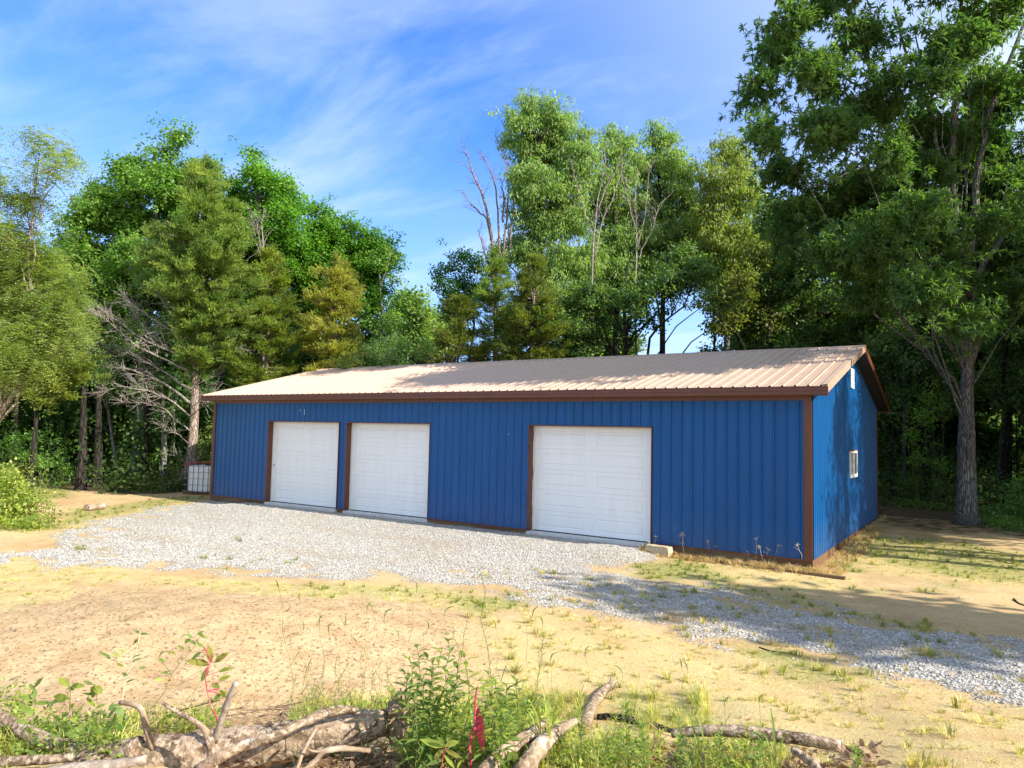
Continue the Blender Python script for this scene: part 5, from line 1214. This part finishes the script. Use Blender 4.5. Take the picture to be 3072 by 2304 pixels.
# ---------------------------------------------------------------- foreground weeds
def stem_line(px, pyb, pxt, pyt, d, rg, bend=.06, n=9):
    b = P(px, pyb, d); gb = gz(b[0], b[1]); 
    if b[2] > gb: b[2] = gb
    t_ = P(pxt, pyt, d+rg.uniform(-.15, .15)); h = np.linalg.norm(t_-b); return bez(b, t_, rg.normal(0, bend, 3)*h*np.array([1, 1, .2]), n, rg), h
def dep(px, py): return float(np.clip(fg_depth(px, min(py, 1655)), 3.7, 60))
def lance(label, px, pyb, pxt, pyt, seed, mat='weed', nleaf=34, ll=.085, lw=.018, group=None, d=None, name='leafy_weed', up=.5, r=.003, spread_=1., top=True, cat='weed', droop=.25, stem='stem', start=.12):
    rg = np.random.default_rng(seed); d = d or dep(px, pyb); path, h = stem_line(px, pyb, pxt, pyt, d, rg); t_ = root(name, path[0], label, cat, group)
    mb = MB(); mb.tube(path, np.linspace(r, r*.45, len(path)), 5, cap=False); mb.build('stem', M[stem], t_)
    lf = MB(); 
    for i in range(nleaf):
        u = start+(1-start)*(i+.5)/nleaf; p = np.array([np.interp(u, np.linspace(0, 1, len(path)), path[:, q]) for q in range(3)]); a = i*2.4+rg.uniform(-.3, .3)
        dr = unit(np.array([math.cos(a), math.sin(a), up*(.4+u)])); l_ = ll*rg.uniform(.7, 1.15)*(1.15-.6*u if top else 1)
        lf.add(*leaf_faces(p, dr*spread_, np.array([0, 0, 1.])+rg.normal(0, .2, 3), l_, lw*rg.uniform(.8, 1.2), droop, six=True))
    o = lf.build('leaves', M[mat], t_); return t_
def broad(label, px, pyb, pxt, pyt, seed, leaves, mat='weed_lime', d=None, stem='stem', name='broadleaf_sprig', L_=.09, W_=.06, r=.003):
    """sprig whose big leaves are single parts; leaves: (px, py of leaf base, px, py of tip, width px, material)"""
    rg = np.random.default_rng(seed); d = d or dep(px, pyb); path, h = stem_line(px, pyb, pxt, pyt, d, rg, .02); t_ = root(name, path[0], label, 'plant')
    mb = MB(); mb.tube(path, np.linspace(r, r*.5, len(path)), 6, cap=False); 
    for l in leaves:
        a_ = P(l[0], l[1], d); j = int(np.argmin(np.linalg.norm(path-a_, axis=1))); mb.tube([path[j], (path[j]+a_)/2+[0, 0, .004], a_], [r*.6, r*.45, r*.4], 4, cap=False)
    mb.build('stem', M[stem], t_)
    for l in leaves:
        dd = rg.uniform(-.035, .035); a_, b_ = P(l[0], l[1], d), P(l[2], l[3], d+dd); v = b_-a_; ln = np.linalg.norm(v)
        n_ = unit(-_fwd*.75+np.array([0, 0, 1.])*.7+rg.normal(0, .25, 3)); lf = MB(); lf.add(*leaf_faces(a_, v, n_, ln, l[4]/1557*d, .08, six=True)); lf.build('leaf', M[l[5] if len(l) > 5 else mat], t_)
    return t_
# reddish stalked plant with a hanging pink leaf
d0 = 4.15
broad('tall weed with reddish pink stalk and one large hanging pink leaf', 1012, 1668, 1031, 1484, 800, [(1032, 1524, 1041, 1628, 26, 'pinkleaf'), (1028, 1560, 1020, 1640, 15, 'pokeleaf'), (1031, 1486, 1086, 1472, 9, 'weed_lime'),
      (1030, 1490, 985, 1462, 6, 'pokeleaf'), (1030, 1508, 1014, 1530, 6, 'weed_lime'), (1028, 1540, 1044, 1532, 6, 'weed_lime'), (1022, 1580, 1040, 1560, 6, 'weed_lime')], d=d0, stem='pinkstem', name='pink_stalked_weed', r=.008)
broad('small pokeweed sprig with reddish leaves above the pale upright stub', 482, 1560, 440, 1396, 801, [(455, 1437, 398, 1424, 20, 'pokeleaf'), (456, 1432, 449, 1392, 17, 'pokeleaf'), (462, 1432, 494, 1408, 16, 'pokeleaf'), (448, 1440, 436, 1476, 16, 'weed_dark'),
      (436, 1408, 410, 1425, 12, 'weed_dark'), (440, 1400, 424, 1386, 8, 'weed_dark'), (470, 1452, 505, 1440, 14, 'weed_lime'), (470, 1470, 500, 1458, 14, 'weed_lime'), (474, 1490, 488, 1508, 14, 'weed_lime'), (474, 1488, 456, 1474, 14, 'weed'), (478, 1500, 460, 1512, 12, 'weed'), (476, 1500, 492, 1494, 10, 'weed_lime')], d=4.55, stem='pinkstem', name='pokeweed_sprig', r=.005)
broad('thin upright sprig with small oval dark leaves on a pale stem', 245, 1604, 304, 1362, 802, [(301, 1368, 291, 1361, 7, 'weed_dark'), (297, 1382, 288, 1390, 8, 'weed_dark'), (302, 1370, 320, 1368, 6, 'weed_dark'), (270, 1410, 255, 1402, 6), (262, 1420, 240, 1408, 7), (240, 1424, 226, 1412, 8, 'weed_dark'), (236, 1418, 212, 1408, 7, 'weed_dark'),
      (285, 1428, 308, 1420, 5, 'weed_dark'), (286, 1420, 306, 1412, 5, 'weed_dark'), (276, 1460, 262, 1452, 7, 'weed_dark'), (268, 1440, 250, 1432, 6), (272, 1474, 290, 1466, 6, 'weed')], d=4.5, stem='drystalk', name='oval_leaved_sprig', r=.004)
broad('arching sprig with paired small leaves reaching right over the turned soil', 277, 1480, 436, 1368, 803, [(342, 1420, 352, 1406, 12, 'weed_dark'), (342, 1422, 358, 1430, 8, 'weed_dark'), (300, 1444, 318, 1440, 6, 'weed_dark'), (360, 1408, 380, 1412, 6), (372, 1402, 390, 1394, 8), (385, 1394, 398, 1404, 7), (398, 1388, 412, 1380, 10, 'weed'), (408, 1382, 424, 1392, 9, 'weed'),
      (415, 1378, 402, 1368, 8, 'weed_dark'), (425, 1372, 440, 1362, 10, 'weed'), (430, 1370, 446, 1378, 8), (400, 1386, 386, 1376, 6), (348, 1454, 366, 1450, 8, 'weed_dark'), (335, 1466, 354, 1470, 9, 'weed_lime')], d=4.5, stem='stem', name='oval_leaved_sprig', r=.0025)
broad('pale green seedling with two upright leaves at the far left', 76, 1560, 73, 1482, 804, [(73, 1486, 92, 1462, 12, 'weed'), (73, 1488, 62, 1476, 9, 'weed'), (74, 1484, 78, 1512, 11, 'weed_dark'), (73, 1510, 36, 1504, 10, 'weed'), (75, 1520, 110, 1516, 11, 'weed'), (76, 1538, 40, 1530, 12, 'weed')], d=4.5, r=.004)
broad('lime green broad leaved sprig left of the thin upright sprig', 150, 1600, 152, 1484, 805, [(152, 1484, 124, 1462, 16), (152, 1484, 140, 1490, 14), (153, 1484, 184, 1480, 17), (150, 1510, 112, 1504, 19), (150, 1506, 98, 1520, 15, 'weed'), (152, 1492, 168, 1474, 12, 'weed'), (150, 1550, 166, 1560, 9), (150, 1540, 130, 1550, 10, 'weed')], d=4.45)
broad('yellow green leaved sprig with a lobed top leaf', 225, 1580, 205, 1478, 806, [(205, 1480, 196, 1510, 22), (206, 1482, 220, 1498, 18), (204, 1480, 178, 1470, 7, 'weed_dark'), (212, 1500, 175, 1498, 7, 'weed'), (206, 1528, 186, 1505, 11), (206, 1530, 228, 1520, 8), (198, 1545, 188, 1534, 5, 'straw')], d=4.4)
broad('dark green leafy sprig behind the angular stub', 250, 1600, 252, 1520, 807, [(252, 1522, 232, 1534, 20, 'weed_dark'), (252, 1530, 228, 1552, 20, 'weed_dark'), (252, 1528, 268, 1544, 18, 'weed_dark'), (252, 1540, 240, 1572, 20, 'weed'), (252, 1550, 228, 1578, 14, 'weed'), (250, 1524, 270, 1520, 9, 'weed_dark'), (252, 1560, 262, 1582, 14, 'weed_dark')], d=4.35)
broad('low green sprig in front of the left branch', 190, 1640, 200, 1572, 808, [(200, 1580, 222, 1578, 9, 'weed'), (200, 1580, 176, 1570, 10, 'weed_dark'), (205, 1580, 240, 1596, 14, 'weed_lime'), (170, 1590, 140, 1582, 17, 'weed'), (175, 1596, 160, 1620, 14, 'weed'), (196, 1590, 215, 1606, 12, 'weed_lime')], d=4.25)
broad('pale green leaf sprig hanging over the left branch', 62, 1640, 58, 1560, 809, [(58, 1562, 34, 1556, 10, 'weed'), (58, 1566, 66, 1590, 12, 'weed'), (60, 1568, 40, 1590, 9, 'weed'), (62, 1620, 96, 1650, 12, 'weed_dark')], d=4.2, r=.002)
broad('lime green five leaved sprig at the bottom centre left of the pink stalk', 950, 1672, 960, 1612, 810, [(960, 1614, 905, 1596, 18, 'weed_lime'), (960, 1612, 992, 1600, 16, 'weed_lime'), (960, 1612, 945, 1592, 13, 'weed'), (960, 1618, 935, 1640, 14, 'pokeleaf'), (960, 1618, 1000, 1640, 12, 'pokeleaf'), (958, 1630, 985, 1660, 11, 'weed_lime'), (958, 1640, 920, 1652, 12, 'weed')], d=4.0, stem='pinkstem', r=.004)
broad('pale green sprig lying over the grey shredded log', 1120, 1660, 1108, 1622, 811, [(1108, 1622, 1118, 1640, 16, 'weed_lime'), (1108, 1622, 1096, 1644, 14, 'weed'), (1092, 1640, 1082, 1652, 10, 'weed_dark')], d=4.0)
# tall lance-leaved clump in the middle
rows = [(905, 1640, 900, 1412), (925, 1645, 920, 1440), (945, 1640, 955, 1420), (965, 1642, 968, 1402), (985, 1640, 990, 1455), (1000, 1640, 1003, 1430), (880, 1610, 872, 1470), (935, 1600, 938, 1465), (1065, 1640, 1070, 1490), (1090, 1620, 1095, 1500), (1050, 1600, 1054, 1470), (1110, 1600, 1118, 1490), (915, 1660, 910, 1490), (975, 1660, 982, 1500), (935, 1662, 934, 1520), (1045, 1662, 1052, 1540), (1075, 1662, 1084, 1560), (890, 1640, 884, 1440)]
lbl = ['leafy lance leaved weed with a tall tip at the left of the middle clump', 'lance leaved weed second from the left in the middle clump', 'lance leaved weed with upright tip in the heart of the middle clump', 'tallest broad tipped lance leaved weed of the middle clump',
       'lance leaved weed just left of the pink stalk', 'lance leaved weed touching the pink stalk', 'short lance leaved weed beside the root plate', 'low lance leaved weed at the back of the middle clump', 'lance leaved weed just right of the hanging pink leaf',
       'lance leaved weed right of the hanging pink leaf above the peeling log', 'low lance leaved weed behind the pink stalk', 'lance leaved weed standing over the peeling log', 'low broad lance leaved weed in front left of the middle clump', 'low lance leaved weed in front of the middle clump next to the pink stalk', 'lance leaved weed at the front centre of the middle clump',
       'low lance leaved weed in front of the peeling log', 'lance leaved weed overlapping the front end of the peeling log', 'tall narrow lance leaved weed beside the root plate']
rows = [(a_, b_, c_, d_-22) for a_, b_, c_, d_ in rows]
for i, (r_, l_) in enumerate(zip(rows, lbl)):
    lance(l_, *r_, 820+i, mat=('weed_dark', 'weed', 'weed_lime')[i % 3], nleaf=32, ll=.13, lw=.028, spread_=1., d=4.15+.1*(i % 4)+(.25 if i == 7 else 0), group='lance leaved weeds in the middle clump', r=.004, droop=.35)
rows = [(1590, 1668, 1558, 1585), (1545, 1668, 1540, 1590), (1500, 1668, 1462, 1556), (1470, 1668, 1470, 1590), (1430, 1668, 1425, 1580), (1395, 1650, 1390, 1560), (1360, 1665, 1352, 1520), (1330, 1660, 1326, 1545), (1640, 1668, 1646, 1590), (1310, 1668, 1306, 1590), (1255, 1660, 1250, 1530), (1220, 1668, 1216, 1590), (1846, 1660, 1850, 1618), (1610, 1640, 1612, 1570)]
lbl = ['bright narrow leaved weed in front of the pale log', 'narrow leaved weed in the bottom right clump left of the bright one', 'tallest narrow leaved weed at the left end of the pale log', 'low narrow leaved weed at the left end of the pale log', 'narrow leaved weed between the charred log and the pale log',
       'narrow leaved weed covering the charred log', 'pale leafy weed before the broken stump piece', 'low leafy weed before the broken stump piece', 'narrow leaved weed before the middle of the pale log', 'low weed right of the grey shredded log', 'pale leafed weed standing on the grey log', 'weed beside the grey shredded log', 'small star shaped weed right of the pale log end', 'narrow leaved weed rising behind the pale log']
for i, (r_, l_) in enumerate(zip(rows, lbl)): lance(l_, *r_, 850+i, mat=('weed', 'weed_lime', 'weed_dark')[i % 3], nleaf=34, ll=.10, lw=.017, d=4.1+.08*(i % 4), group='narrow leaved weeds at the bottom right', up=.8, r=.003)
lance('tall thin weed with fine needle like leaves rising highest in the middle', 1028, 1600, 1036, 1228, 870, mat='weed', nleaf=80, ll=.055, lw=.006, d=4.5, r=.0028, stem='redstem', start=.3, up=.9)
lance('second thin needle leaved weed left of the tallest one', 1000, 1600, 978, 1350, 871, mat='weed_lime', nleaf=60, ll=.05, lw=.006, d=4.6, r=.002, stem='redstem', up=.9)
lance('thin needle leaved weed with starry tip right of the tallest one', 1150, 1600, 1175, 1368, 872, mat='weed_lime', nleaf=50, ll=.06, lw=.007, d=4.5, r=.0024, stem='redstem', up=.7, start=.45)
lance('thin needle leaved weed leaning left in the middle', 985, 1580, 1012, 1330, 873, mat='weed', nleaf=60, ll=.05, lw=.006, d=4.55, r=.002, stem='redstem', up=.9)
for i, (a, b, c_, e_) in enumerate([(662, 1560, 668, 1440), (690, 1575, 700, 1410), (720, 1575, 728, 1420), (740, 1570, 752, 1440), (770, 1560, 786, 1400), (800, 1560, 806, 1450), (640, 1540, 640, 1460), (830, 1560, 836, 1440), (700, 1560, 680, 1470), (755, 1570, 735, 1475)]):
    lance('wispy yellow green weed in the thicket left of the middle clump', a, b, c_, e_, 880+i, mat=('weed_lime', 'weed')[i % 2], nleaf=44, ll=.05, lw=.008, d=4.7, group='wispy weeds in the thicket behind the thickest log', up=.5, r=.002)
for i, (a, b, c_, e_) in enumerate([(270, 1345, 272, 1325), (515, 1560, 520, 1400), (545, 1560, 540, 1420), (430, 1400, 446, 1330)]):
    lance(['tiny dry sprig on the turned soil at the left', 'wispy thin weed right of the pokeweed sprig', 'second wispy weed right of the pokeweed sprig', 'faint wispy weed top above the pokeweed sprig'][i], a, b, c_, e_, 895+i, mat='weed_lime', nleaf=26, ll=.04, lw=.005, d=None if i == 0 else 4.7, up=.5, r=.0015, name='wispy_weed')
# grass blades and drooping seed heads
def stalk(label, px, pyb, pxt, pyt, seed, d=4.5, head=.07, droopx=.04, mat='weed', group='seed headed grass stalks', hr=.0035):
    rg = np.random.default_rng(seed); path, h = stem_line(px, pyb, pxt, pyt, d, rg, .05, 12); t_ = root('grass_stalk', path[0], label, 'grass stalk', group)
    mb = MB(); mb.tube(path, np.linspace(.0018, .0009, 12), 4, cap=False)
    mb.build('stem', M['stem'], t_)
    dr = unit(path[-1]-path[-3]); s = _R*rg.choice([-1, 1]); n = 9; hp = [path[-1]]
    for i in range(n): dr = unit(dr+s*droopx*6*i/n+np.array([0, 0, -.10*i/n*droopx*25])); hp.append(hp[-1]+dr*head/n)
    mb = MB(); rr = hr*np.sin(np.linspace(.35, 2.9, n+1)); mb.tube(hp, rr, 6, rough=.25, rng=rg); mb.build('seed_head', M[mat], t_)
    lf = MB()
    for i in range(3):
        j = rg.integers(2, 8); a = rg.uniform(0, 6.28); q = path[j]; o_ = np.array([math.cos(a), math.sin(a), 0]); l_ = rg.uniform(.10, .2); sd = np.cross(o_, [0, 0, 1.])*.003
        k1, k2 = q+o_*l_*.35+[0, 0, l_*.5], q+o_*l_*.9+[0, 0, l_*.35]; lf.add([q-sd, q+sd, k1+sd, k1-sd, k2], [(0, 1, 2, 3), (3, 2, 4)])
    lf.build('blade', M['weed'], t_); return t_
SG = [(650, 1560, 602, 1272), (690, 1550, 655, 1362), (705, 1560, 690, 1350), (725, 1570, 712, 1372), (740, 1560, 745, 1352), (820, 1560, 792, 1322), (828, 1560, 806, 1318), (845, 1560, 830, 1336), (880, 1560, 900, 1280), (860, 1560, 862, 1380), (900, 1560, 925, 1360), (930, 1560, 960, 1330), (1060, 1560, 1072, 1360),
      (1125, 1560, 1150, 1330), (1140, 1560, 1172, 1350), (1200, 1600, 1190, 1430), (1490, 1640, 1472, 1442), (1500, 1640, 1485, 1446), (1655, 1640, 1640, 1520), (1560, 1640, 1566, 1530), (640, 1545, 648, 1300), (780, 1560, 770, 1390), (1395, 1600, 1345, 1456), (1240, 1600, 1265, 1420)]
for i, s_ in enumerate(SG): stalk('thin green grass stalk with a small arching seed head among the foreground weeds', *s_, 900+i, d=4.3+.12*(i % 4), droopx=.02+.02*(i % 4), head=.06+.012*(i % 4))
def blades(label, px, pyb, seed, n, h, wd, d=4.3, lean=.5, mat='weed', tips=None):
    rg = np.random.default_rng(seed); b = P(px, pyb, d); b[2] = min(b[2], gz(b[0], b[1])+.02); t_ = root('grass_clump', b, label, 'grass clump')
    for i in range(n):
        a = rg.uniform(0, 6.28); o_ = np.array([math.cos(a), math.sin(a), 0]); hh = h*rg.uniform(.55, 1.1); ln = lean*rg.uniform(.2, 1.3)*hh; q0 = b+rg.normal(0, .025, 3)*[1, 1, 0]; sd = np.cross(o_, [0, 0, 1.]); m_ = MB(); V = []; K = 7
        fold = rg.uniform(.6, 1.1)
        for j in range(K):
            u = j/(K-1); c_ = q0+o_*ln*u**1.8+np.array([0, 0, hh*(u-.45*fold*max(0, u-.55)**1.5*2.2)]); w_ = wd*math.sin(math.pi*min(1, .18+.82*(1-u)))*.5+.0005
            V += [c_-sd*w_, c_+[0, 0, -w_*.4], c_+sd*w_]
        m_.add(V, [(3*j+q, 3*j+q+1, 3*j+q+4, 3*j+q+3) for j in range(K-1) for q in (0, 1)]); m_.build('blade', M[mat], t_)
    return t_
blades('tall broad grass blades standing right of the tallest thin weed', 1075, 1560, 930, 7, .52, .012, 4.45, .25)
blades('long dark grass blades crossing at the top of the middle clump', 935, 1600, 931, 7, .62, .011, 4.35, .55, 'weed_dark')
blades('upright grass blades over the grey shredded log', 1175, 1640, 932, 8, .5, .011, 4.3, .25, 'weed_lime')
blades('bent broad grass blade with folded tip at the bottom right', 1530, 1650, 933, 4, .55, .012, 4.25, .5)
blades('two tall grass blades rising behind the pale log', 1682, 1650, 934, 4, .48, .013, 4.3, .22)
blades('broad grass clump at the foot of the pale log', 1625, 1668, 935, 10, .28, .016, 4.1, .5, 'weed_lime')
blades('bright arching grass blades left of the middle clump', 722, 1590, 936, 9, .5, .010, 4.55, .45, 'weed_lime')
blades('grass blades rising left of the root plate', 792, 1570, 937, 9, .42, .010, 4.6, .4, 'weed')
blades('grass blade tuft beside the broken stump piece', 1400, 1600, 938, 8, .35, .009, 4.5, .5, 'weed_lime')
blades('grass blades left of the hanging pink leaf', 905, 1620, 939, 9, .42, .011, 4.2, .5, 'weed_dark')
blades('drooping grass blades at the right of the pink stalk', 1085, 1650, 940, 9, .36, .012, 4.1, .6, 'weed')
# taller loose grass, low weeds: stuff
rg = np.random.default_rng(950)
TALL = gn_scatter([variant('tall_tuft_%s' % 'abcd'[i], tuft(rg, 22, .26, .16, .006), M['grass']) for i in range(4)])
def in_boxes(n, boxes, rg):
    out = []
    w_ = np.array([(b[2]-b[0])*(b[3]-b[1])*b[4] for b in boxes]); w_ = w_/w_.sum()
    for b in rg.choice(len(boxes), n, p=w_):
        x0, y0, x1, y1, _ = boxes[b]; out.append(G(rg.uniform(x0, x1), rg.uniform(y0, y1)))
    return np.array(out)
q = in_boxes(560, [(1330, 1500, 1530, 1590, .7), (1120, 1500, 1260, 1620, 1.2), (640, 1520, 860, 1580, 1), (1240, 1600, 1400, 1690, .6), (1480, 1610, 1700, 1690, .6), (0, 1590, 300, 1640, 1), (860, 1500, 1120, 1660, .8), (240, 1550, 480, 1590, .5), (1120, 1620, 1400, 1700, .8)], rg)
n = len(q); e = rg.uniform(-.25, .25, (n, 3)); e[:, 2] = rg.uniform(0, 6.28, n)
o = scatter('long_grass', TALL, q, e, rg.uniform(.3, .9, n), tints(n, (.28, .33, .06), (.58, .54, .16), rg)); tag(o, 'loose long grass growing between the fallen logs', 'grass', kind='stuff')
q = in_boxes(620, [(860, 1540, 1120, 1660, 1.0), (1100, 1520, 1190, 1640, 1.2), (1200, 1610, 1380, 1690, .5), (1480, 1620, 1680, 1690, .4), (0, 1580, 260, 1650, 1.2), (640, 1540, 860, 1580, .8), (0, 1510, 60, 1560, 1), (230, 1570, 480, 1600, .6)], rg)
n = len(q); q[:, 2] += rg.uniform(.01, .12, n); e = rg.uniform(-.5, .5, (n, 3)); e[:, 2] = rg.uniform(0, 6.28, n)
o = scatter('low_weeds', CLI['bush'], q, e, rg.uniform(.2, .45, n), tints(n, (.10, .18, .035), (.34, .38, .08), rg)); tag(o, 'low leafy weeds covering the foreground bank', 'weeds', kind='stuff')
# dried weeds along the barn
DW = [(205, 1385, 190, 1500), (285, 1357, 290, 1475), (435, 1372, 450, 1545), (450, 1362, 458, 1540), (672, 1430, 690, 1525), (745, 1478, 790, 1515), (1112, 1402, 1105, 1580), (1218, 1500, 1215, 1590), (1318, 1468, 1250, 1605), (1482, 1462, 1540, 1600), (1578, 1472, 1480, 1610), (1040, 1525, 1045, 1565), (1150, 1480, 1180, 1600), (140, 1440, 200, 1540)]
DL = ['dried weed bent over the sandy block', 'upright dried weed with a pale head behind the sandy block', 'two pronged dried weed just right of the sandy block', 'straight dried weed right of the sandy block', 'slim dried weed near the middle of the last blue wall section', 'short bent dried weed near the middle of the last blue wall section',
      'tallest dried weed with starry head before the barn corner section', 'small straight dried weed with starry head', 'leaning dried weed with starry head left of the brown corner post', 'dried weed with forked starry head beside the brown corner post', 'dried weed leaning against the brown corner post', 'tiny dried weed stub at the wall foot',
      'leaning dried weed stem beside the tallest one', 'dried weed below the right edge of the third door']
for i, (a, b, c_, e_) in enumerate(DW):
    rg = np.random.default_rng(960+i); cv = lambda x_, y_: (1368+x_/4.19, 828+y_/4.19); (tx_, ty_), (bx_, by_) = cv(a, b), cv(c_, e_)
    g_ = G(bx_, by_); 
    if g_[1] > -.12: g_[1] = -.12
    r_ = ray(bx_, by_); dd = float((g_-CAM).dot(_fwd)); b0 = P(bx_, by_, dd); b0[2] = gz(b0[0], b0[1]); tpt = P(tx_, ty_, dd-.05)
    t_ = root('dried_weed', b0, DL[i], 'weed', 'dried weeds along the barn wall'); pa = bez(b0, tpt, rg.normal(0, .03, 3), 8, rg); mb = MB(); mb.tube(pa, np.linspace(.006, .003, 8), 5)
    mb.build('stem', M['drystalk'], t_); mb = MB()
    for k in range(9): s_ = unit(rg.normal(0, 1, 3)*[1, 1, .5]); mb.tube([tpt, tpt+s_*rg.uniform(.03, .075)], [.004, .0015], 4)
    for k in range(3):
        j = rg.integers(1, 6); s_ = unit(rg.normal(0, 1, 3)*[1, 1, .3]+[0, 0, .6]); mb.tube(bez(pa[j], pa[j]+s_*rg.uniform(.06, .16), rg.normal(0, .01, 3), 4, rg), [.003, .0025, .002, .0015], 4)
    mb.build('seed_head', M['drystalk'], t_)
rg = np.random.default_rng(980); n = 700
x = np.concatenate([rg.uniform(-3.3, .3, n), rg.uniform(.05, .5, 250)]); y = np.concatenate([-.06-np.abs(rg.normal(0, .16, n)), rg.uniform(0, 7, 250)])
n = len(x); e = rg.uniform(-.4, .4, (n, 3)); e[:, 2] = rg.uniform(0, 6.28, n)
o = scatter('dead_grass', TUFT, np.stack([x, y, gz(x, y)-.01], 1), e, rg.uniform(.7, 2.0, n), tints(n, (.40, .28, .13), (.62, .48, .28), rg)); tag(o, 'matted dead grass at the foot of the barn corner', 'grass', kind='stuff')
